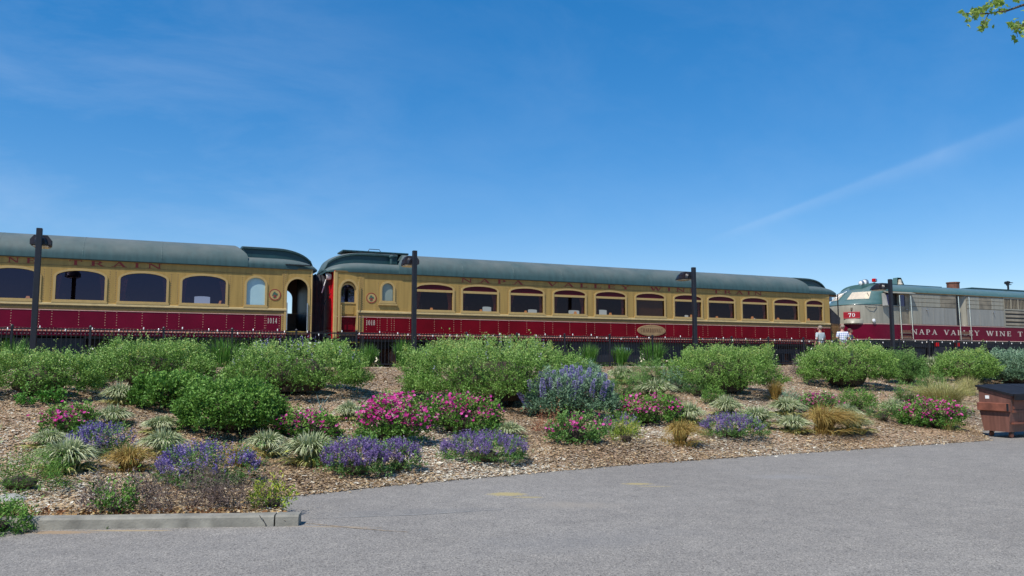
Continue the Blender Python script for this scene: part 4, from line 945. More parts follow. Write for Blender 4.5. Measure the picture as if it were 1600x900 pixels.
for tx in (3.2, 12.0):
    tr = MB()
    for sy in (-1, 1):
        tr.bbox(tx - 1.9, tx + 1.9, sy * 1.15 - .09, sy * 1.15 + .09, .62, .95, .03)
        for k in (-1.35, 1.35): tr.bbox(tx + k - .2, tx + k + .2, sy * 1.15 - .17, sy * 1.15 + .17, .3, .72, .04)
        tr.bbox(tx - .6, tx + .6, sy * 1.15 - .15, sy * 1.15 + .15, .35, .6, .05)
    t_ = tr.build('truck', M['under'], eng)
    for k in (-1.35, 1.35):
        for sy in (-1, 1): link('wheel', wh, M['brown_rust'], t_, (tx + k, sy * .75 - .05, 0))
MB().bbox(5.6, 7.0, -1.42, 1.2, .25, 1.05, .1).bbox(7.2, 9.6, -1.40, 1.2, .3, 1.05, .1).build('fuel_tank', M['under'], eng)
for px in (1466, 1498): X = le(px, 535); MB().bbox(X - .12, X + .12, -1.48, -1.3, 1.05, 1.28, .03).build('red_valve', M['red'], eng)
# ------------------------------------------------------------------ fence, string lights, lamps
YF = 24.3; ZG = 1.45
FX0 = at(16, 560, YF).x - 1.83 * 3; NP = 30
fence = thing('iron_fence', 'black iron picket fence along the top of the planted bank', 'fence', (FX0, YF, ZG))
pm = MB().bbox(-.03, .03, -.03, .03, 0, 1.13, .006).lathe([(.035, 1.13), (.045, 1.15), (.02, 1.18)], (0, 0, 0), 8).mesh('post')
rm = MB().box(.03, 1.80, -.018, .018, 1.05, 1.085).mesh('top_rail'); rm2 = MB().box(.03, 1.80, -.016, .016, .10, .135).mesh('bottom_rail')
pk = MB()
for i in range(1, 16): x = 1.83 * i / 16; pk.box(x - .008, x + .008, -.008, .008, .135, 1.05)
pkm = pk.mesh('pickets')
for i in range(NP):
    link('post', pm, M['lamp_black'], fence, (1.83 * i, 0, 0))
    link('top_rail', rm, M['lamp_black'], fence, (1.83 * i, 0, 0)); link('bottom_rail', rm2, M['lamp_black'], fence, (1.83 * i, 0, 0))
    o = link('pickets', pkm, M['lamp_black'], fence, (1.83 * i, 0, 0)); o['kind'] = 'stuff'
sl = thing('string_lights', 'string of small clear bulbs draped along the top rail of the iron fence', 'string lights', (FX0, YF - .04, ZG + 1.08))
wm = MB(); pts = []; r_ = random.Random(8)
for i in range(NP * 6 + 1): pts.append((1.83 * i / 6, -.01, .05 - .05 * math.sin(PI * (i % 3) / 3) + r_.uniform(-.015, .015)))
MB().tube(pts, .005, 4).build('wire', M['black'], sl)
bm_ = MB().lathe([(.008, .03), (.014, .015), (.017, -.005), (.016, -.025), (.008, -.038)], (0, 0, 0), 8).mesh('bulb', True)
x = .2
while x < 1.83 * NP: link('bulb', bm_, M['bulb'], sl, (x, -.02, .02 + r_.uniform(-.09, .05))); x += r_.uniform(.15, .75)

lamp_lab = ['black square lamp post in front of the car with the dark doorway', 'black square lamp post beside the small arched window of the name plate car',
            'black square lamp post right of the oval name plate', 'black square lamp post in front of the engine cab']
lm = {}
lm['pole'] = MB().bbox(-.07, .07, -.07, .07, 0, 3.73, .012).mesh('pole')
lm['base'] = MB().bbox(-.13, .13, -.13, .13, 0, .03, .01).lathe([(.018, .03), (.018, .06)], (.1, .1, 0), 6).lathe([(.018, .03), (.018, .06)], (-.1, -.1, 0), 6).mesh('base_plate')
lm['arm'] = MB().box(-.045, .045, .07, .22, 3.42, 3.56).mesh('arm')
def hood():
    rings = []
    for i in range(15):
        f = i / 14; y = .20 + .78 * f; hh = .25 * (1 - max(0, (f - .35) / .65) ** 2.2) * min(1, .55 + f * 2) + .015; ww = .245 * (min(1, .5 + f * 1.8)) * (1 - .45 * max(0, (f - .5) / .5) ** 2)
        rings.append([(-ww, y, 3.33), (-ww, y, 3.33 + hh * .35), (-ww * .82, y, 3.33 + hh * .8), (-ww * .5, y, 3.33 + hh), (ww * .5, y, 3.33 + hh), (ww * .82, y, 3.33 + hh * .8), (ww, y, 3.33 + hh * .35), (ww, y, 3.33)])
    return MB().loft(rings, True, True)
lm['hood'] = hood().mesh('lamp_head', 40)
def lensm():
    return MB().bbox(-.19, .19, .34, .88, 3.285, 3.33, .05).mesh('lens')
lm['lens'] = lensm()
lm['fin'] = MB().add([(x, y, z) for x in (-.008, .008) for y, z in ((-.25, 3.34), (-.25, 3.47), (-.16, 3.59), (.16, 3.59), (.25, 3.47), (.25, 3.34))], [(0, 1, 2, 3, 4, 5), (11, 10, 9, 8, 7, 6)] + [(i, 6 + i, 6 + (i + 1) % 6, (i + 1) % 6) for i in range(6)]).mesh('cooling_fin')
for i, (px, py) in enumerate(((62, 357), (648, 389), (1083.5, 417), (1390.5, 437))):
    X = at(px, py, YF - .25).x
    t = thing('street_lamp', lamp_lab[i], 'street lamp', (X, YF - .25, 1.46), 0, 'black lamp posts along the fence')
    link('base_plate', lm['base'], M['lamp_black'], t); link('pole', lm['pole'], M['lamp_black'], t); link('arm', lm['arm'], M['lamp_black'], t)
    h = link('lamp_head', lm['hood'], M['lamp_black'], t); link('lens', lm['lens'], M['lens'], h)
    for k in range(6): o = link('cooling_fin', lm['fin'], M['fin'], h, (0, .30 + .055 * k, 0)); o.rotation_euler.z = R(90); o.location = (0, .30 + .055 * k, 0)

# ------------------------------------------------------------------ dumpster, stone
cx, cy = 0, 0
p = EYE + ray(1580, 685.5) * (EYE.z / -ray(1580, 685.5).z)
dmp = thing('dumpster', 'brown steel dumpster with sloping black lid at the edge of the asphalt', 'dumpster', (p.x, p.y, 0.004))
SD, DL = .66, 2.0; zb = .13
prof = [(0.04, zb), (-.02, .58), (-.04, .90), (SD + .02, 1.06), (SD + .02, .55), (SD - .06, zb)]     # (y, z): front edge is low
def ext(mb, pr, xa, xb):
    return mb.loft([[(xa, y, z) for y, z in pr], [(xb, y, z) for y, z in pr]], True, True)
ext(MB(), prof, 0, DL).build('body', M['dump'], dmp)
ext(MB(), [(-.055, .86), (-.055, .91), (SD + .04, 1.075), (SD + .04, 1.02)], -.02, .03).build('rim', M['dump'], dmp)
MB().box(0, DL, -.07, -.03, .86, .915).build('rim', M['dump'], dmp)
fp = MB().loft([[(-.07, y, z) for y, z in ((-.02, .58), (SD + .03, .58), (SD + .03, .735), (-.02, .735))], [(.005, y, z) for y, z in ((-.02, .56), (SD + .03, .56), (SD + .03, .75), (-.02, .75))]], True, True); fp.build('fork_pocket', M['dump_rust'], dmp)
MB().box(-.072, -.06, -.021, .02, .58, .74).build('pocket_mouth', M['black'], dmp)
MB().box(.06, DL - .06, -.055, .02, .55, .60).box(.06, DL - .06, -.05, .02, .30, .33).build('front_rib', M['dump_rust'], dmp)
MB().box(.08, DL - .1, -.041, .02, .62, .84).build('front_panel', M['dump_rust'], dmp)
MB().loft([[(-.05, y, z) for y, z in ((-.12, .905), (-.12, .95), (SD + .06, 1.125), (SD + .06, 1.08))], [(DL / 2 - .01, y, z) for y, z in ((-.12, .905), (-.12, .965), (SD + .06, 1.14), (SD + .06, 1.08))]], True, True).build('lid', M['lid'], dmp)
MB().loft([[(DL / 2 + .01, y, z) for y, z in ((-.12, .905), (-.12, .965), (SD + .06, 1.14), (SD + .06, 1.08))], [(DL + .05, y, z) for y, z in ((-.12, .905), (-.12, .95), (SD + .06, 1.125), (SD + .06, 1.08))]], True, True).build('lid', M['lid'], dmp)
MB().box(0, DL, -.16, -.115, .82, .95).build('lid_lip', M['lid'], dmp)
MB().box(-.006, .001, SD - .22, SD - .13, .83, .90).build('sticker', M['white'], dmp)
for (x, y) in ((.15, .08), (.15, SD - .14), (DL - .15, .08), (DL - .15, SD - .14)):
    c_ = MB().box(x - .05, x + .05, y - .03, y + .03, .10, .14).build('caster', M['black'], dmp); MB().lathe([(.02, -.022), (.06, -.02), (.06, .02), (.02, .022)], (x - .02, y, .062), 14, 'y').build('wheel', M['brown_rust'], c_)
g = ground_at(14, 783); st = MB(); rings = []
r_ = random.Random(2)
for i in range(6):
    f = i / 5; k = math.cos((f - .35) * 2.0) if f < 1 else .35
    rings.append([(.17 * k * math.cos(a) * (1 + .2 * math.sin(3 * a + 1)), .13 * k * math.sin(a) * (1 + .15 * math.cos(2 * a)), -.05 + .13 * f) for a in [2 * PI * j / 9 for j in range(9)]])
st.loft(rings, True, True); o = st.build('rock', M['rock'], loc=(g.x, g.y, g.z)); tag(o, 'pale flat topped rock at the left end of the kerb bed', 'rock')

# ------------------------------------------------------------------ plants
rightv = Vector((math.cos(R(YAW - 90)), math.sin(R(YAW - 90)), 0)); fwd = Vector((math.cos(R(YAW)), math.sin(R(YAW)), 0))
def place(px0, px1, yt, yb, depth=.6):
    """foot, width, depth and height in metres of a plant that spans these picture bounds"""
    pc = (px0 + px1) / 2; f = ground_at(pc, yb); Z = (f - EYE).dot(fwd); W = (px1 - px0) * Z / FPX; D = W * depth
    c = f + fwd * D * .42; c.z = hgt(c.x, c.y); Zc = Z + D * .42
    d = ray(pc, yt); top = EYE + d * (Zc / d.dot(fwd)); W = (px1 - px0) * Zc / FPX
    return c, W, D, max(.12, top.z - c.z)
LM = {
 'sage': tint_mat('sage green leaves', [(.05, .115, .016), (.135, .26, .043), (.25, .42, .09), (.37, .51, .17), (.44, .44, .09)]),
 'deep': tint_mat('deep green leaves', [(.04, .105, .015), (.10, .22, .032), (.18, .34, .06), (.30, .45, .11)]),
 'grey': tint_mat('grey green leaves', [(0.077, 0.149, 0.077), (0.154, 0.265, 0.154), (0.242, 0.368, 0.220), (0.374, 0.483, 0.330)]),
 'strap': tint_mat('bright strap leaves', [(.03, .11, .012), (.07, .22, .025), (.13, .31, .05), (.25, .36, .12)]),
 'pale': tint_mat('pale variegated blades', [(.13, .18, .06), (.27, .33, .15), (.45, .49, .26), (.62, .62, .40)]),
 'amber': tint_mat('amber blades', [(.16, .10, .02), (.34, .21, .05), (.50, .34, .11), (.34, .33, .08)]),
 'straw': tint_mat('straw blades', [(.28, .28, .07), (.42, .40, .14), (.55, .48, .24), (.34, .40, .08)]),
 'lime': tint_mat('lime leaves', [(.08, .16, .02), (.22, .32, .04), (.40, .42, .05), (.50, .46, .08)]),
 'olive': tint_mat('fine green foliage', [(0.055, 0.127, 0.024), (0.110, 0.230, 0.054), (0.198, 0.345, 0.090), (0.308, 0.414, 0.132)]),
 'dry': tint_mat('dry twigs', [(.09, .06, .05), (.17, .12, .10), (.25, .19, .17), (.20, .17, .10), (.06, .10, .03)]),
 'rust': tint_mat('rust foliage', [(.16, .05, .03), (.34, .12, .06), (.42, .20, .10), (.22, .20, .07)]),
 'pink': tint_mat('magenta petals', [(.36, .012, .14), (.50, .02, .22), (.62, .05, .32), (.74, .16, .44)], .5, .3),
 'dullpink': tint_mat('faded pink petals', [(.30, .04, .12), (.42, .09, .20), (.50, .20, .28)], .5, .3),
 'purple': tint_mat('violet florets', [(.13, .08, .22), (.20, .13, .34), (.30, .21, .44), (.42, .34, .52)], .5, .3),
 'blue': tint_mat('blue violet florets', [(.12, .09, .25), (.18, .13, .38), (.28, .21, .48), (.42, .36, .55)], .5, .3),
 'echium': tint_mat('grey blue florets', [(.18, .15, .38), (.30, .26, .52), (.42, .37, .62), (.52, .46, .62)], .5, .2),
}
def nz3(P, s, o): return np.array([noise.noise(Vector((float(a) * s + o, float(b) * s, float(c) * s))) for a, b, c in P])
def dirs(rng, n, zmin=-.3):
    z = rng.uniform(zmin, 1, n); a = rng.uniform(0, 2 * PI, n); r = np.sqrt(1 - z * z); return np.stack([r * np.cos(a), r * np.sin(a), z], 1)
def shrub_mesh(rng, W, D, H, nt, per, ll, lw, spray=.05, zmin=-.5, under=.42, lump=.22, tw=.15, up=.55):
    """twigs with leaves over an uneven rounded body; tint rises with height, painting lit tops and shaded undersides"""
    U = dirs(rng, int(nt * 1.25), zmin); o = rng.uniform(0, 50)
    g1 = nz3(U * [W, D, H], 2.1 / max(.5, min(W, 3)), o + 20); g2 = nz3(U * [W, D, H], 2.6, o + 31)
    keep = (g1 + g2 * .8 > -.22) | (rng.random(len(U)) < .25); U = U[keep]; g1 = g1[keep]; g2 = g2[keep]; n = len(U)
    rad = 1 + lump * nz3(U, 2.2, o) * 1.1 + .16 * g1 + .22 * g2
    tt0 = U[:, 2].copy(); hr = np.sqrt(np.maximum(1e-6, 1 - U[:, 2] ** 2)); fl = np.where(U[:, 2] > 0, hr ** -.38, 1.0); U = U * np.stack([fl, fl, np.ones(n)], 1)
    shell = rng.uniform(.0, 1, n) ** .35 * .42 + .60
    ax = np.array([W / 2, D / 2, H * (1 - under)])
    ax = np.where(U[:, 2:3] < 0, ax * [1, 1, under / (1 - under)], ax)
    P = U * ax * (rad * shell)[:, None]; P[:, 2] += H * under
    T = unit(unit(U / ax * np.mean(ax)) * .7 + np.array([0, 0, up]) + rng.normal(0, .35, (n, 3)))
    tl = rng.uniform(.5, 1.2, n) * tw; sp = rng.random(n) < spray; tl[sp & (U[:, 2] > .15)] *= 2.3; T[sp] = unit(T[sp] + [0, 0, .9])
    k = per; f = rng.random((n, k)); base = P[:, None, :] + T[:, None, :] * (tl[:, None] * f)[:, :, None]
    base = base.reshape(-1, 3); Dv = np.repeat(T, k, 0) * .7 + rng.normal(0, .75, (n * k, 3))
    tint = np.clip(np.repeat(rng.beta(2.2, 2.6, n) * .7 + .10 + .30 * U[:, 2] * (rng.random(n) < 2) - .10 + .22 * nz3(U, 3, o + 3), k) + rng.normal(0, .10, n * k), 0, 1)  # height term paints sunlit tops and shaded feet into the leaf colour
    s = rng.uniform(.7, 1.3, n * k)
    V = leaves(rng, base + rng.normal(0, .012, base.shape), Dv, ll * s, lw * s)
    V[:, 2] = np.maximum(V[:, 2], .0)
    return V, tint
def stems(rng, W, D, H, n, r0=.02):
    mb = MB()
    for i in range(n):
        a = rng.uniform(0, 2 * PI); q = rng.uniform(.2, .75); e = Vector((W / 2 * q * math.cos(a), D / 2 * q * math.sin(a), H * rng.uniform(.55, .85)))
        b = Vector((W * .08 * math.cos(a), D * .08 * math.sin(a), -.08)); m = b.lerp(e, .5) + Vector((rng.normal(0, .04), rng.normal(0, .04), H * .08))
        mb.tube([b, m, e], [r0, r0 * .7, r0 * .3], 5, False)
        for k in range(3):
            s = b.lerp(e, rng.uniform(.4, .9)); mb.tube([s, s + Vector((rng.normal(0, .14) * W, rng.normal(0, .14) * D, rng.uniform(.05, .25) * H))], [r0 * .4, r0 * .15], 4, False)
    return mb
def core(W, D, H, seed, zc=.45):
    """the tangle of inner wood and dead leaves"""
    rings = []
    for i in range(7):
        f = i / 6; z = H * (.06 + .70 * f); k = math.sqrt(max(.02, 1 - ((f - .45) / .62) ** 2)) * .48
        rings.append([(W / 2 * k * math.cos(a) * (1 + .25 * noise.noise(Vector((math.cos(a) * 2 + seed, math.sin(a) * 2, f * 3)))), D / 2 * k * math.sin(a) * (1 + .25 * noise.noise(Vector((math.cos(a) * 2, math.sin(a) * 2 + seed, f * 3 + 5)))), z) for a in [2 * PI * j / 16 for j in range(16)]])
    return MB().loft(rings, True, True)
cnt = [0]
RZ = R(YAW - 90)
def root(name, label, cat, c, group): return thing(name, label, cat, (c.x, c.y, c.z), RZ, group)
def shrub(b, label, leafm='sage', dens=1.0, depth=.6, group='rounded green shrubs on the bank', ll=.040, lw=.017, under=.40, name='shrub', flowers=0, up=.55, spray=.05, twl=.15, corek=1):
    cnt[0] += 1; rng = np.random.default_rng(cnt[0] * 13 + 1); c, W, D, H = place(*b, depth)
    t = root(name, label, 'shrub', c, group)
    area = 2.2 * (W * D + (W + D) * H) * .8; nt = int(min(9000, 270 * area * dens)); per = 10
    V, ti = shrub_mesh(rng, W * .94, D * 1.0, H * .92, nt, per, ll, lw, under=under, up=up, spray=spray, tw=twl)
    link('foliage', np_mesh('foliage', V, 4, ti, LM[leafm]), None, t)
    stems(rng, W, D, H, 9, .018).build('branches', M['twigs'], t)
    if corek: core(W * .9, D * .9, H * .88, cnt[0]).build('inner_twigs', M['twigs'], t)
    if flowers:
        n = flowers; U = dirs(rng, n, .1); P = U * [W * .46, D * .46, H * .56]; P[:, 2] += H * .44
        sp = np.repeat(P, 8, 0) + np.tile(np.linspace(0, .14, 8)[:, None] * [0, 0, 1], (n, 1)) + rng.normal(0, .012, (n * 8, 3))
        link('flowers', np_mesh('flowers', leaves(rng, sp, rng.normal(size=sp.shape), np.full(len(sp), .03), np.full(len(sp), .02)), 4, rng.random(len(sp)), LM['echium']), None, t)['kind'] = 'stuff'
    return t
def blades(rng, n, W, H, wd=.012, droop=.6, seg=4, spread=.12, lean=(0, 0), fan=1.0, lenv=.3):
    a = rng.uniform(0, 2 * PI, n); q = rng.random(n) ** .6 * fan
    base = np.stack([np.cos(a), np.sin(a), np.zeros(n)], 1) * (spread * W * rng.random(n)[:, None] ** .5); base[:, 2] = -.02
    out_ = np.stack([np.cos(a + rng.normal(0, .25, n)) + lean[0], np.sin(a + rng.normal(0, .25, n)) + lean[1], np.zeros(n)], 1)
    hl = rng.uniform(1 - lenv, 1.0, n); R_ = q * W / 2 * hl; Hh = H * hl * np.sqrt(np.maximum(.05, 1 - .45 * q ** 2))
    pts = []
    for i in range(seg + 1):
        f = i / seg; z = Hh * (f ** .8) * (1 + droop * q * 1.2 * (1 - f)) - Hh * droop * q * f ** 2.2 * .9; pts.append(base + out_ * (R_ * f ** 1.25)[:, None] + np.stack([np.zeros(n), np.zeros(n), z], 1))
    side = unit(np.cross(out_ + 1e-6, [0, 0, 1.0]) + rng.normal(0, .4, (n, 3)))
    ws = wd * rng.uniform(.7, 1.3, n); Q = []
    for i in range(seg):
        w0 = ws * (1 - (i / seg) ** 1.5) ; w1 = ws * (1 - ((i + 1) / seg) ** 1.5)
        Q.append(np.stack([pts[i] - side * w0[:, None] / 2, pts[i] + side * w0[:, None] / 2, pts[i + 1] + side * w1[:, None] / 2, pts[i + 1] - side * w1[:, None] / 2], 1))
    V = np.stack(Q, 1).reshape(-1, 3); return V, seg
def tussock(b, label, leafm='pale', n=640, wd=.036, droop=.62, group='pale striped grass tussocks', cat='grass', name='grass_tussock', spread=.12, fan=1.0, lean=(0, 0), lenv=.3, depth=.9):
    cnt[0] += 1; rng = np.random.default_rng(cnt[0] * 7 + 3); c, W, D, H = place(*b, depth); t = root(name, label, cat, c, group)
    if leafm == 'pale': W *= 1.22; H *= 1.28; n = int(n * 1.5)
    elif leafm == 'strap': W *= 1.25; H *= 1.35; n = int(n * 1.6)
    else: W *= 1.35; H *= 1.25; n = int(n * 1.7)
    V, sg = blades(rng, n, W, H, wd, droop, spread=spread, fan=fan, lean=lean, lenv=lenv)
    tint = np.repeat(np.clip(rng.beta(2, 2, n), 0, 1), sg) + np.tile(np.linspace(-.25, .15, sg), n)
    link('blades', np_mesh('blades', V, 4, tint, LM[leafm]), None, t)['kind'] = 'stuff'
    m2 = int(n * .12); V, sg = blades(rng, m2, W * 1.05, H * .35, wd, .9, spread=.25, fan=1); tt = np.repeat(rng.random(m2), sg)
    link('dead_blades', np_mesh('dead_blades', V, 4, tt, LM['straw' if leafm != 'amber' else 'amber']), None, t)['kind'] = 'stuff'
    return t
def blooms(rng, P, s, petals=5):
    n = len(P); Nn = unit(rng.normal(0, .5, (n, 3)) + [0, -.35, .9]); A = unit(np.cross(Nn, rng.normal(size=(n, 3)))); B = np.cross(Nn, A); out_ = []
    for k in range(petals):
        a = 2 * PI * k / petals; dv = A * math.cos(a) + B * math.sin(a) + Nn * .25; sd_ = -A * math.sin(a) + B * math.cos(a)
        out_.append(np.stack([P, P + dv * s[:, None] * .6 - sd_ * s[:, None] * .42, P + dv * s[:, None], P + dv * s[:, None] * .6 + sd_ * s[:, None] * .42], 1))
    return np.stack(out_, 1).reshape(-1, 3)
def rose(b, label, nf=90, leafm='deep', fm='pink', depth=.65, fz=.1, part2=None):
    cnt[0] += 1; rng = np.random.default_rng(cnt[0] * 11 + 5); c, W, D, H = place(*b, depth); t = root('flowering_shrub', label, 'flowering shrub', c, 'pink flowering shrubs on the bank')
    area = 2.0 * (W * D + (W + D) * H); nt = int(min(1500, 150 * area)); V, ti = shrub_mesh(rng, W * .92, D * .92, H * .86, nt, 8, .045, .026, under=.3, lump=.4, tw=.13)
    link('foliage', np_mesh('foliage', V, 4, ti, LM[leafm]), None, t); stems(rng, W, D, H, 6, .01).build('branches', M['twigs'], t)
    core(W * .85, D * .85, H * .7, cnt[0]).build('inner_twigs', M['twigs'], t)
    nf = int(nf * 1.7); ncl = max(4, nf // 6); U = dirs(rng, ncl, fz); U[:, 1] = np.where(rng.random(ncl) < .6, -abs(U[:, 1]), U[:, 1])
    P = U * [W * .47, D * .47, H * .60]; P[:, 2] += H * .36
    P = np.repeat(P, 6, 0) + rng.normal(0, .085, (ncl * 6, 3)) * [1, 1, .6]
    P[:, 2] = np.maximum(P[:, 2], .06)
    V = blooms(rng, P, rng.uniform(.02, .036, len(P))); tt = np.repeat(rng.random(len(P)), 5)
    link('flowers', np_mesh('flowers', V, 4, tt, LM[fm]), None, t)['kind'] = 'stuff'
    return t
def lavender(b, label, fm='purple', ns=420, gm='olive', depth=.6, cover=1.0, green=None, group='low violet flowering mounds'):
    cnt[0] += 1; rng = np.random.default_rng(cnt[0] * 17 + 9); c, W, D, H = place(*b, depth); t = root('lavender', label, 'flowering plant', c, group)
    nt = int(min(1100, 260 * (W * D + (W + D) * H))); V, ti = shrub_mesh(rng, W * .98, D * .98, H * .88, int(nt * 1.4), 8, .04, .012, under=.2, lump=.5, tw=.12, up=1.0, spray=.1)
    link('foliage', np_mesh('foliage', V, 4, ti, LM[gm]), None, t)
    core(W * .8, D * .8, H * .55, cnt[0]).build('inner_twigs', M['twigs'], t)
    U = dirs(rng, ns, .0); o = rng.uniform(0, 20); keep = (nz3(U, 2.6, o) > -.12 + (1 - cover) * .5)
    if green is not None: keep &= ~((U[:, 0] > green[0]) & (U[:, 0] < green[1]) & (rng.random(ns) < .75))
    U = U[keep]; n = len(U)
    P = U * [W * .48, D * .48, H * .55]; P[:, 2] += H * .28; T = unit(U * [.6, .6, .3] + [0, 0, 1.0] + rng.normal(0, .15, (n, 3)))
    k = 16; L_ = rng.uniform(.06, .17, n); f = np.tile(np.linspace(.2, 1, k), (n, 1)); Q = P[:, None] + T[:, None] * (L_[:, None] * f)[:, :, None]; Q = Q.reshape(-1, 3) + rng.normal(0, .007, (n * k, 3))
    V = leaves(rng, Q, rng.normal(size=Q.shape) + [0, 0, .5], rng.uniform(.016, .028, len(Q)), rng.uniform(.012, .02, len(Q)))
    link('flower_spikes', np_mesh('flower_spikes', V, 4, np.repeat(rng.random(n), k) * .6 + .4 * rng.random(n * k), LM[fm]), None, t)['kind'] = 'stuff'
    return t
def mound(b, label, leafm='olive', ll=.05, lw=.008, dens=1.0, depth=.7, cat='shrub', name='low_plant', group=None, under=.25, up=1.1, tw=.18, spray=.12, core_=True):
    cnt[0] += 1; rng = np.random.default_rng(cnt[0] * 19 + 2); c, W, D, H = place(*b, depth); t = root(name, label, cat, c, group)
    nt = int(min(1500, 260 * dens * (W * D + (W + D) * H))); V, ti = shrub_mesh(rng, W * .95, D * .95, H * .88, nt, 9, ll, lw, under=under, lump=.4, tw=tw, up=up, spray=spray)
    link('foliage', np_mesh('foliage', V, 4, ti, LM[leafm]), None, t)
    stems(rng, W, D, H, 6, .008).build('branches', M['twigs'], t)
    if core_: core(W * .8, D * .8, H * .6, cnt[0]).build('inner_twigs', M['twigs'], t)
    return t

# rounded shrubs
shrub((-60, 132, 548, 628), 'long loose green shrub at the left end of the bank, touching the picture edge', 'sage', depth=.5, spray=.08)
shrub((110, 306, 534, 612), 'tall feathery green shrub in front of the first fence bays from the left', 'sage', depth=.6, spray=.1)
shrub((196, 312, 588, 644), 'dark glossy green shrub below the tall feathery one', 'deep', depth=.7, ll=.06, lw=.03)
shrub((336, 556, 534, 628), 'broad pale green shrub below the bellows between the two dining cars', 'sage', depth=.62, flowers=40)
shrub((262, 426, 600, 690), 'dense green shrub lowest on the slope, shading the mulch to its right', 'deep', depth=.75, ll=.05, lw=.024)
shrub((622, 915, 532, 642), 'widest green shrub, right of the second lamp post', 'sage', depth=.55, flowers=30)
shrub((1058, 1230, 541, 624), 'wide flat topped green shrub at the foot of the third lamp post', 'sage', depth=.62)
shrub((1268, 1413, 536, 612), 'round green shrub in front of the standing people', 'sage', depth=.65)
shrub((1478, 1572, 549, 603), 'small round bright green shrub behind the dumpster', 'sage', depth=.7, ll=.045)
shrub((1552, 1668, 550, 606), 'grey green shrub cut off by the right picture edge', 'grey', depth=.7, ll=.06, lw=.02)
shrub((1396, 1460, 553, 603), 'soft upright green shrub beside the round shrub and the pale tuft', 'olive', depth=.8, ll=.07, lw=.012, up=1.2)
# upright strap grasses by the fence
for b, lab in (((312, 372, 530, 572), 'bright green grass clump by the fence between two broad shrubs'), ((556, 588, 540, 571), 'small bright grass clump right of the yellow edged steps'),
               ((612, 646, 533, 574), 'bright grass clump at the foot of the second lamp post'), ((908, 936, 539, 571), 'bright grass clump by the fence, right of the widest shrub'),
               ((955, 987, 541, 571), 'bright grass clump right under the white box lettering'), ((1004, 1044, 536, 570), 'tall bright grass clump by the fence, below the oval name plate'),
               ((-30, 36, 532, 572), 'fresh green grass clump at the left picture edge by the fence')):
    tussock(b, lab, 'strap', 300, .016, .25, 'bright green grass clumps along the fence', spread=.22, fan=.9, depth=.7)
# pink shrubs
rose((52, 132, 632, 682), 'small pink flowering shrub below the long left hedge', 80)
rose((428, 518, 643, 690), 'pink flowering shrub beside the lowest dense green shrub', 90)
rose((556, 664, 616, 700), 'largest pink flowering shrub, full of magenta blooms', 330)
rose((652, 778, 612, 684), 'pink flowering shrub just below the widest green shrub', 210)
rose((960, 1066, 617, 668), 'pink flowering shrub right of the blue flower spires', 190)
rose((858, 942, 646, 696), 'low sparse pink shrub below the blue flower spires', 50, 'olive')
rose((1256, 1312, 616, 644), 'faded pink shrub above the large amber grass', 90, 'olive', 'dullpink')
rose((1424, 1516, 624, 672), 'pink flowering shrub in front of the feathery yellow grass', 230)
mound((840, 884, 648, 682), 'rust orange low plant at the left of the sparse pink shrub', 'rust', .03, .012)
# violet mounds
lavender((98, 194, 664, 720), 'deep blue violet mound at the far left of the bed', 'blue', 500, green=(.35, 1))
lavender((236, 382, 694, 768), 'large violet mound with a green middle nearest the kerb', 'blue', 800, 'olive', .6, 1, (.1, .75))
lavender((500, 600, 688, 750), 'dense violet mound left of a narrower violet mound', 'purple', 700)
lavender((590, 652, 692, 740), 'narrow violet mound below the largest pink shrub', 'purple', 380)
lavender((692, 820, 678, 730), 'wide violet mound close to the asphalt edge', 'purple', 800)
lavender((1106, 1198, 650, 690), 'violet mound between two pale tussocks on the right slope', 'purple', 520)
lavender((944, 998, 648, 684), 'small green mound with a few violet spikes', 'purple', 60, 'olive', .8)
mound((962, 1000, 665, 694), 'little lime yellow tuft below the small violet spikes', 'lime', .07, .008, cat='grass', name='low_plant')
# echium
def echium(b, label, nsp, hs=.34, seed=3, back=False):
    rng = np.random.default_rng(seed); c, W, D, H = place(*b, .6); t = root('blue_flower_shrub', label, 'flowering shrub', c, 'blue spired shrubs')
    V, ti = shrub_mesh(rng, W * .98, D * .95, H * .86, int(1300), 9, .085, .018, under=.38, lump=.25, tw=.12)
    link('foliage', np_mesh('foliage', V, 4, ti, LM['grey']), None, t); stems(rng, W, D, H, 8, .014).build('branches', M['twigs'], t); core(W * .85, D * .85, H * .75, seed).build('inner_twigs', M['twigs'], t)
    ms = []
    for v in range(4):
        k = 420; f = rng.random(k); a = rng.uniform(0, 2 * PI, k); r = .040 * np.sqrt(np.maximum(0, 1 - f ** 2.2)) + .004
        Q = np.stack([r * np.cos(a), r * np.sin(a), f * hs], 1); Dv = np.stack([np.cos(a), np.sin(a), .7 + 0 * a], 1) + rng.normal(0, .3, (k, 3))
        ms.append(np_mesh('flower_spike', leaves(rng, Q, Dv, np.full(k, .026), np.full(k, .018)), 4, rng.random(k) * .7 + .3 * f, LM['echium']))
    for i in range(nsp):
        q_ = (i + .5) / nsp; u = np.array([0, 0, 0.]); a_ = i * 2.399; u[2] = 1 - .88 * q_; r0 = math.sqrt(1 - u[2] ** 2); u[0] = r0 * math.cos(a_); u[1] = r0 * math.sin(a_)
        o = link('flower_spike', ms[i % 4], None, t, (u[0] * W * .46, u[1] * D * .45, H * .30 + u[2] * H * .42)); o.rotation_euler = (rng.normal(-.2 * u[1], .08), rng.normal(.28 * u[0], .08), 0); s = rng.uniform(.75, 1.15); o.scale = (s, s, s)
    for (ux, uz, tl) in ((-.46, .40, -.35), (-.52, .20, -.7)):
        if not back: o = link('flower_spike', ms[0], None, t, (ux * W, -.1, H * uz)); o.rotation_euler = (0, tl, 0); o.scale = (1.1,) * 3
echium((834, 958, 578, 655), 'big shrub crowned with blue grey flower spires', 40)
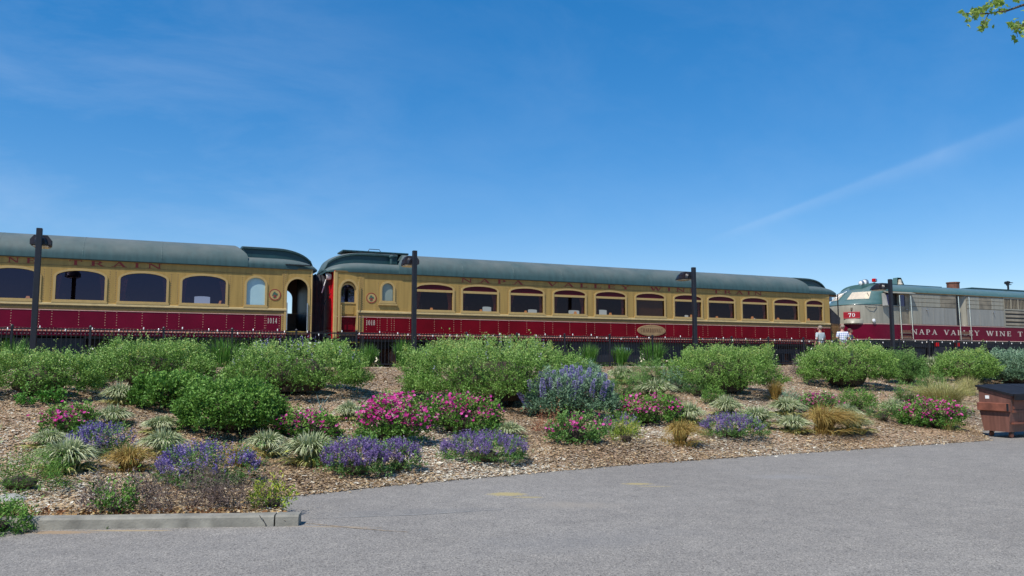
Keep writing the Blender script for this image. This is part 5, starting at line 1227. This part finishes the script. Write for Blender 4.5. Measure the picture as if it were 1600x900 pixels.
echium((855, 935, 566, 606), 'duller grey blue shrub behind the big spired one', 26, .16, 8, True)
# pale striped tussocks
for b, lab in (((40, 128, 683, 745), 'large pale tussock beside the flat green groundcover at the left'), ((36, 92, 670, 706), 'pale tussock above the large left one'), ((138, 192, 632, 671), 'pale tussock between the pink shrub and the left hedge'),
               ((154, 202, 598, 634), 'slim pale tussock in the shade of the feathery shrub'), ((212, 276, 670, 714), 'pale green tussock above the large violet mound'), ((216, 268, 648, 682), 'pale tussock left of the dense low shrub'),
               ((378, 438, 672, 716), 'pale tussock right of the amber tuft'), ((434, 518, 674, 733), 'largest pale tussock, left of the dense violet mound'), ((522, 560, 626, 660), 'small dry tussock at the right end of a broad shrub'),
               ((772, 818, 658, 690), 'small pale tussock above the wide violet mound'), ((1058, 1104, 628, 668), 'pale tussock right of the pink shrub by the spires'), ((1116, 1166, 618, 654), 'pale tussock under the flat topped shrub'),
               ((1160, 1220, 634, 670), 'pale tussock right above the violet mound on the right slope'), ((1210, 1264, 620, 656), 'pale tussock directly above another one, left of the amber grass'), ((1220, 1272, 647, 680), 'lower pale tussock left of the amber grass'),
               ((1306, 1352, 630, 666), 'upper pale tussock right of the large amber grass'), ((1318, 1368, 644, 682), 'lower pale tussock right of the large amber grass'), ((1384, 1424, 622, 652), 'pale tussock left of the magenta shrub by the dumpster'),
               ((1442, 1484, 557, 586), 'pale tuft near the fence behind the soft upright shrub'), ((952, 994, 570, 602), 'pale yellow tuft above the pink shrub by the spires'), ((998, 1060, 592, 630), 'pale silvery tuft right above the pink shrub by the spires')):
    tussock(b, lab)
# amber and straw grasses
tussock((154, 224, 690, 742), 'amber grass tuft between the two left violet mounds', 'amber', 520, .011, .7, 'amber grass tufts')
tussock((338, 402, 690, 732), 'rusty brown grass tuft left of the pale tussocks by the dense shrub', 'amber', 420, .011, .7, 'amber grass tufts')
tussock((1034, 1102, 650, 702), 'amber grass tuft with straw ends below the right pale tussock', 'amber', 620, .010, .8, 'amber grass tufts', lean=(.35, 0), spread=.07)
tussock((1252, 1350, 628, 688), 'largest amber grass, swept to the right', 'amber', 800, .011, .8, 'amber grass tufts', lean=(.55, 0), spread=.07)
tussock((1200, 1232, 592, 628), 'narrow golden tuft at the right foot of the flat topped shrub', 'amber', 260, .010, .2, 'amber grass tufts')
tussock((1450, 1530, 592, 648), 'large feathery yellow green grass beside the dumpster', 'straw', 900, .008, .35, 'feathery straw coloured grasses', spread=.2)
tussock((1504, 1534, 586, 620), 'small feathery straw grass behind the dumpster corner', 'straw', 300, .008, .2, 'feathery straw coloured grasses', spread=.25)
tussock((1470, 1512, 650, 674), 'dry straw tuft at the foot of the magenta shrub by the dumpster', 'straw', 160, .008, .5, 'feathery straw coloured grasses')
# green low plants
mound((1318, 1372, 611, 644), 'dark green low shrub below the round shrub on the right', 'deep', .07, .012)
mound((1362, 1408, 634, 662), 'dull grey green low plant right of the paired pale tussocks', 'olive', .05, .008)
mound((1100, 1134, 612, 636), 'small dark green plant under the left edge of the flat topped shrub', 'deep', .06, .012)
mound((1072, 1110, 586, 622), 'bushy mid green plant left of the flat topped shrub', 'olive', .06, .01)
mound((992, 1042, 566, 604), 'tall soft green plant below the tall bright grass clump', 'olive', .09, .008)
mound((958, 1012, 588, 624), 'feathery green plant above the pink shrub by the spires', 'olive', .09, .008)
mound((1036, 1078, 580, 616), 'loose sage green plant between two mid green plants', 'grey', .06, .010)
mound((1444, 1484, 582, 616), 'fresh green plant below the pale tuft near the fence', 'olive', .08, .010)
mound((1408, 1446, 600, 634), 'mixed green plant above the pale tussock left of the magenta shrub', 'olive', .07, .010)
mound((1240, 1262, 563, 586), 'small tan bush against the fence left of the round shrub', 'dry', .04, .008)
mound((1226, 1248, 614, 634), 'small green sprig above the paired left tussocks', 'grey', .06, .01)
mound((908, 936, 568, 600), 'green tuft right behind the blue spired shrub', 'olive', .06, .010)
mound((-60, 72, 722, 775), 'flat dark green juniper like groundcover left of the bed', 'deep', .05, .008, 1.3, up=.3, tw=.22)
mound((-80, 22, 792, 838), 'trimmed dark green bush at the lower left corner', 'deep', .05, .012, 2.2, up=.3, tw=.10)
mound((20, 48, 620, 636), 'little leafy seedling at the foot of the left hedge', 'strap', .05, .03, core_=False)
mound((60, 92, 616, 634), 'second leafy seedling under the left hedge', 'strap', .05, .03, core_=False)
mound((392, 448, 762, 799), 'lime yellow leafy plant at the end of the kerb', 'lime', .05, .016, 1.6)
mound((108, 212, 756, 806), 'half dry green and brown shrub behind the kerb', 'dry', .04, .012, 1.0, core_=False)
mound((150, 196, 764, 806), 'small green bushy plant inside the half dry shrub', 'deep', .04, .018, 1.2)
mound((205, 330, 752, 803), 'grey purple dry twiggy plant behind the kerb, left half', 'dry', .04, .006, 1.5, spray=.25, core_=False)
mound((310, 410, 752, 800), 'brown dry twiggy plant behind the kerb, right half', 'dry', .04, .006, 1.5, spray=.25, core_=False)
for i, (px, lab) in enumerate(((115, 'left of two tiny weeds in the kerb joint'), (167, 'right of two tiny weeds in the kerb joint'))):
    d = ray(px, 826); p = EYE + d * (EYE.z / -d.z); rng = np.random.default_rng(i)
    V, sg = blades(rng, 14, .09, .075, .007, .2, spread=.2); t = thing('weed', lab, 'weed', (p.x, p.y, .004), 0, 'weeds at the kerb'); link('blades', np_mesh('blades', V, 4, np.repeat(rng.random(14) * .3, sg), LM['deep']), None, t)
# tall weed stalk right of the dense shrub
t = root('weed', 'tall bare forked green weed stalk above a pink shrub', 'weed', place(485, 515, 622, 655)[0], None)
MB().tube([(0, 0, 0), (-.02, 0, .2), (-.09, 0, .42)], [.012, .01, .006], 5).tube([(0, 0, .1), (.07, 0, .3), (.16, 0, .42)], [.01, .008, .005], 5).tube([(-.02, 0, .15), (.02, .02, .35)], [.008, .004], 5).build('stalk', M['roof_seam'], t)
# dark hedge added far behind the train to darken the gaps under it
rng = np.random.default_rng(99); n = 60000
x = rng.uniform(-60, 140, n); y = rng.uniform(42, 46, n); z = 1.0 + rng.random(n) ** .8 * (1.7 + .5 * np.sin(x * .7) * np.sin(x * .23 + 1)) 
P = np.stack([x, y, z], 1)
tag(link('added_hedge', np_mesh('added_hedge', leaves(rng, P, rng.normal(size=P.shape), np.full(n, .32), np.full(n, .16)), 4, rng.random(n) * .5, LM['deep'])), 'added dark green hedge far behind the train, darkening the gaps under the cars', 'added_hedge', kind='stuff')

# ------------------------------------------------------------------ overhanging tree branch, upper right
tz = 7.6
def cam_pt(px, py, Z): d = ray(px, py); Z *= .5; return EYE + d * (Z / d.dot(fwd))
tb = cam_pt(2500, 600, 11.6); tb.z = 0
tree = thing('tree', 'leafy maple like tree reaching one branch into the upper right corner', 'tree', (tb.x, tb.y, 0))
def TL(p): return Vector(p) - Vector((tb.x, tb.y, 0))
trk_ = MB().tube([(0, 0, -.2), (0, 0, .3), (.03, .02, 1.5), (-.05, .0, 3.0), (.05, .05, 4.6), (0, .1, 6.5)], [.24, .19, .16, .14, .10, .05], 10); trk_.build('trunk', M['bark'], tree, smooth=True)
fork = Vector((.03, .03, 3.6)); limb = [fork, TL(cam_pt(1900, 60, 8.2)), TL(cam_pt(1700, 5, 8.0)), TL(cam_pt(1630, 4, 7.8)), TL(cam_pt(1598, 8, 7.7)), TL(cam_pt(1573, 17, 7.6)), TL(cam_pt(1545, 21, 7.6)), TL(cam_pt(1522, 22, 7.6)), TL(cam_pt(1509, 20, 7.6))]
lb = MB().tube(limb, [.06, .04, .022, .012, .007, .005, .0035, .0025, .0015], 6)
tw2 = [limb[3], TL(cam_pt(1625, 22, 7.7)), TL(cam_pt(1604, 35, 7.7)), TL(cam_pt(1588, 48, 7.7)), TL(cam_pt(1590, 58, 7.7))]; lb.tube(tw2, [.008, .005, .0035, .0025, .0015], 5)
tw3 = [limb[6], TL(cam_pt(1538, 34, 7.6)), TL(cam_pt(1533, 45, 7.6))]; lb.tube(tw3, [.003, .002, .0015], 5)
for k in range(7):
    a = k * .9; e = Vector((1.8 * math.cos(a) + .6, 1.8 * math.sin(a), 4.6 + k * .35)); lb.tube([Vector((0, .05, 3.4 + .35 * k)), e * .6 + Vector((0, 0, 1.8)), e], [.06, .04, .015], 6)
lb.build('branch', M['bark'], tree)
def maple():
    pts = [(0, 0), (.18, -.06), (.42, .08), (.36, .22), (.58, .42), (.34, .46), (.30, .60), (.12, .62), (0, 1.0), (-.12, .62), (-.30, .60), (-.34, .46), (-.58, .42), (-.36, .22), (-.42, .08), (-.18, -.06)]
    mb = MB(); v = [(a * .075, b * .075, .006 * math.cos(a * 5) - .012 * abs(a)) for a, b in pts] + [(0, .03, .006)]
    return mb.add(v, [(16, i, (i + 1) % 16) for i in range(16)]).mesh('leaf')
lfm = [maple() for _ in range(3)]
lmats = [mat('leaf green', (.10, .20, .03), .5), mat('leaf yellow green', (.28, .38, .07), .5), mat('leaf pale', (.42, .50, .16), .5)]
for me_, m_ in zip(lfm, lmats):
    t_ = m_.node_tree; b_n = t_.nodes['Principled BSDF']; tr = t_.nodes.new('ShaderNodeBsdfTranslucent'); tr.inputs[0].default_value = (.35, .50, .08, 1); mx_ = t_.nodes.new('ShaderNodeMixShader'); mx_.inputs[0].default_value = .4
    t_.links.new(b_n.outputs[0], mx_.inputs[1]); t_.links.new(tr.outputs[0], mx_.inputs[2]); t_.links.new(mx_.outputs[0], t_.nodes['Material Output'].inputs[0]); me_.materials.append(m_)
r_ = random.Random(21)
spots = [(1508, 22, 8), (1513, 30, 5), (1520, 17, 9), (1528, 22, 10), (1535, 14, 8), (1546, 10, 10), (1553, 4, 10), (1558, 14, 8), (1540, 35, 7), (1535, 44, 5), (1544, 40, 3), (1567, 7, 7), (1566, 18, 3), (1578, 14, 3),
         (1583, 34, 7), (1588, 42, 8), (1597, 48, 7), (1591, 57, 6), (1603, 35, 6), (1595, 2, 6), (1606, 14, 5), (1587, -4, 8), (1620, 10, 10), (1640, 0, 12), (1630, 35, 10), (1660, 20, 12), (1548, -6, 8)]
for (px, py, nn) in spots:
    for k in range(nn):
        p = TL(cam_pt(px + r_.gauss(0, 4.2), py + r_.gauss(0, 3.6), 7.62 + r_.gauss(0, .12))); o = link('leaf', lfm[r_.choice((0, 0, 1, 1, 2))], None, tree, p)
        o.rotation_euler = (r_.uniform(-1.2, 1.2), r_.uniform(-1.2, 1.2), r_.uniform(0, 6.28)); s = r_.uniform(.26, .52); o.scale = (s, s, s)
rng = np.random.default_rng(5); n = 9000; U = dirs(rng, n, -.6); P = U * [2.6, 2.6, 2.0] * (rng.random(n)[:, None] ** .4) + [1.5, 1.5, 7.0]
link('crown', np_mesh('crown', leaves(rng, P, rng.normal(size=P.shape), np.full(n, .11), np.full(n, .09)), 4, rng.random(n), LM['sage']), None, tree)['kind'] = 'stuff'

# ------------------------------------------------------------------ people behind the fence
def skin_mesh(name, joints, edges, m, parent=None, sub=2, root_i=0, loc=None, rz=0):
    me = bpy.data.meshes.new(name); me.from_pydata([j[:3] for j in joints], edges, []); o = bpy.data.objects.new(name, me); COL.objects.link(o)
    md = o.modifiers.new('skin', 'SKIN'); md.use_smooth_shade = True
    for i, j in enumerate(joints): s = me.skin_vertices[0].data[i]; s.radius = (j[3], j[4] if len(j) > 4 else j[3]); s.use_root = (i == root_i)
    sb = o.modifiers.new('sub', 'SUBSURF'); sb.levels = sb.render_levels = sub
    me.materials.append(m)
    if parent: o.parent = parent
    if loc: o.location = loc
    o.rotation_euler.z = rz; return o
def ellip(name, c, r, m, parent, n=14, zmin=-1, noise_=0):
    prof = []; mb = MB(); rings = []
    for i in range(9):
        t = zmin + (1 - zmin) * i / 8; k = math.sqrt(max(.004, 1 - t * t)); rings.append([(c[0] + r[0] * k * math.cos(2 * PI * j / n), c[1] + r[1] * k * math.sin(2 * PI * j / n), c[2] + r[2] * t) for j in range(n)])
    return mb.loft(rings, True, True).build(name, m, parent, smooth=True)
def person(px, py_top, Y, H, face, label, shirt, trousers, skin, hair, arms='down', sleeves='short'):
    """face: heading the figure looks towards (radians from +x)"""
    q = at(px, 509, Y); t = thing('person', label, 'person', (q.x, Y, ZG), face + PI / 2, 'people standing behind the fence')
    k = H / 1.78                                    # figure built facing -y, 1.78 m tall
    def J(*a): return tuple(v * k for v in a)
    if arms == 'down': L_ = [J(-.20, 0, 1.44, .055), J(-.26, .02, 1.18, .045), J(-.25, -.10, .95, .032), J(-.25, -.13, .90, .028, .018)]; R_ = [J(.20, 0, 1.44, .055), J(.26, .02, 1.18, .045), J(.25, -.10, .95, .032), J(.25, -.13, .90, .028, .018)]
    else: L_ = [J(-.20, 0, 1.44, .055), J(-.28, .02, 1.17, .045), J(-.14, -.22, 1.12, .032), J(-.08, -.26, 1.12, .028, .018)]; R_ = [J(.20, 0, 1.44, .055), J(.28, .02, 1.17, .045), J(.14, -.22, 1.10, .032), J(.08, -.26, 1.10, .028, .018)]
    jt = [J(0, 0, .95, .14, .10), J(0, .01, 1.15, .13, .095), J(0, 0, 1.38, .15, .10), J(0, 0, 1.50, .06), J(0, -.01, 1.58, .055), J(0, -.02, 1.64, .078, .09), J(0, -.02, 1.72, .07, .082)]
    ed = [(0, 1), (1, 2), (2, 3), (3, 4), (4, 5), (5, 6)]
    b = len(jt); jt += L_; ed += [(2, b), (b, b + 1), (b + 1, b + 2), (b + 2, b + 3)]; hl = b + 3
    b = len(jt); jt += R_; ed += [(2, b), (b, b + 1), (b + 1, b + 2), (b + 2, b + 3)]; hr = b + 3
    for s in (-1, 1):
        b = len(jt); jt += [J(s * .10, 0, .86, .085), J(s * .11, -.02, .50, .058), J(s * .11, .01, .10, .040), J(s * .11, -.03, .045, .040, .03), J(s * .12, -.15, .03, .035, .02)]; ed += [(0, b), (b, b + 1), (b + 1, b + 2), (b + 2, b + 3), (b + 3, b + 4)]
    for h in (hl, hr):                              # five fingers per hand
        hx, hy, hz = jt[h][:3]; sgn = -1 if h == hl else 1
        for f in range(5):
            dx = (f - 1.8) * .016 * k; dz = -.075 * k if f < 4 else -.03 * k; b = len(jt)
            if arms == 'down': jt += [(hx + (.0 if f < 4 else -sgn * .03), hy + dx, hz - .03 * k, .008, .008), (hx - sgn * .012, hy + dx * 1.1 - .012, hz + dz, .007, .007)]
            else: jt += [(hx - sgn * .03, hy + dx * .4, hz + dx, .008, .008), (hx - sgn * .08, hy - .01, hz + dx * 1.1, .007, .007)]
            ed += [(h, b), (b, b + 1)]
    body = skin_mesh('body', jt, ed, skin, t)
    hd = ellip('hair', J(0, .012, 1.70), J(.092, .108, .105), hair, t, 16, -.25)
    ellip('face', J(0, -.035, 1.655), J(.074, .085, .108), skin, t, 16)
    MB().tube([J(0, -.115, 1.68), J(0, -.145, 1.645), J(0, -.12, 1.635)], [.008, .014, .01], 6).build('nose', skin, t)
    for s in (-1, 1):
        ellip('ear', J(s * .088, -.01, 1.655), J(.012, .022, .034), skin, t, 8); ellip('eye', J(s * .030, -.108, 1.672), J(.010, .008, .008), M['black'], t, 8)
    MB().box(-.022 * k, .022 * k, -.122 * k, -.112 * k, 1.603 * k, 1.61 * k).build('mouth', M['red'], t)
    # clothes
    sj = [J(0, 0, .93, .165, .125), J(0, .01, 1.15, .150, .118), J(0, 0, 1.38, .170, .122), J(0, 0, 1.47, .10, .08)]; se = [(0, 1), (1, 2), (2, 3)]
    for A in (L_, R_):
        b = len(sj); a0, a1, a2 = [Vector(v[:3]) for v in A[:3]]; e = a0.lerp(a1, .85) if sleeves == 'short' else a1.lerp(a2, .9)
        sj += [(*a0, .075 * k), (*(a0.lerp(a1, .8) if sleeves == 'short' else a1), .062 * k)]; se += [(2, b), (b, b + 1)]
        if sleeves != 'short': sj.append((*e, .045 * k)); se.append((b + 1, b + 2))
    skin_mesh('shirt', sj, se, shirt, t)
    MB().lathe([(.062, 1.455), (.068, 1.475), (.060, 1.50)], (0, 0, 0), 14).build('collar', shirt, t)
    tj = [J(0, 0, .93, .155, .118)]; te = []
    for s in (-1, 1): b = len(tj); tj += [J(s * .095, 0, .80, .105), J(s * .11, -.015, .48, .082), J(s * .11, .01, .10, .068)]; te += [(0, b), (b, b + 1), (b + 1, b + 2)]
    skin_mesh('trousers', tj, te, trousers, t)
    MB().lathe([(.150, .925), (.158, .945), (.15, .965)], (0, .0, 0), 20).build('belt', M['black'], t)
    for s in (-1, 1): MB().bbox(s * .11 - .045, s * .11 + .045, -.20, .07, 0, .075, .02).build('shoe', M['black'], t)
    return t
person(1281, 509, 26.7, 1.80, R(95), 'man in a pale grey green shirt and cream trousers, back to the camera', M['grey_shirt'], M['khaki'], M['skin'], M['hair_grey'])
person(1316, 508, 26.5, 1.86, R(72), 'man in a blue and white plaid shirt seen from behind', M['plaid'], M['khaki'], M['skin'], M['hair_grey'], 'front')
person(1327.5, 511, 27.6, 1.76, R(-25), 'person in a navy shirt turned sideways behind the plaid shirt', M['navy'], M['jeans'], M['skin_dark'], M['hair_brown'])
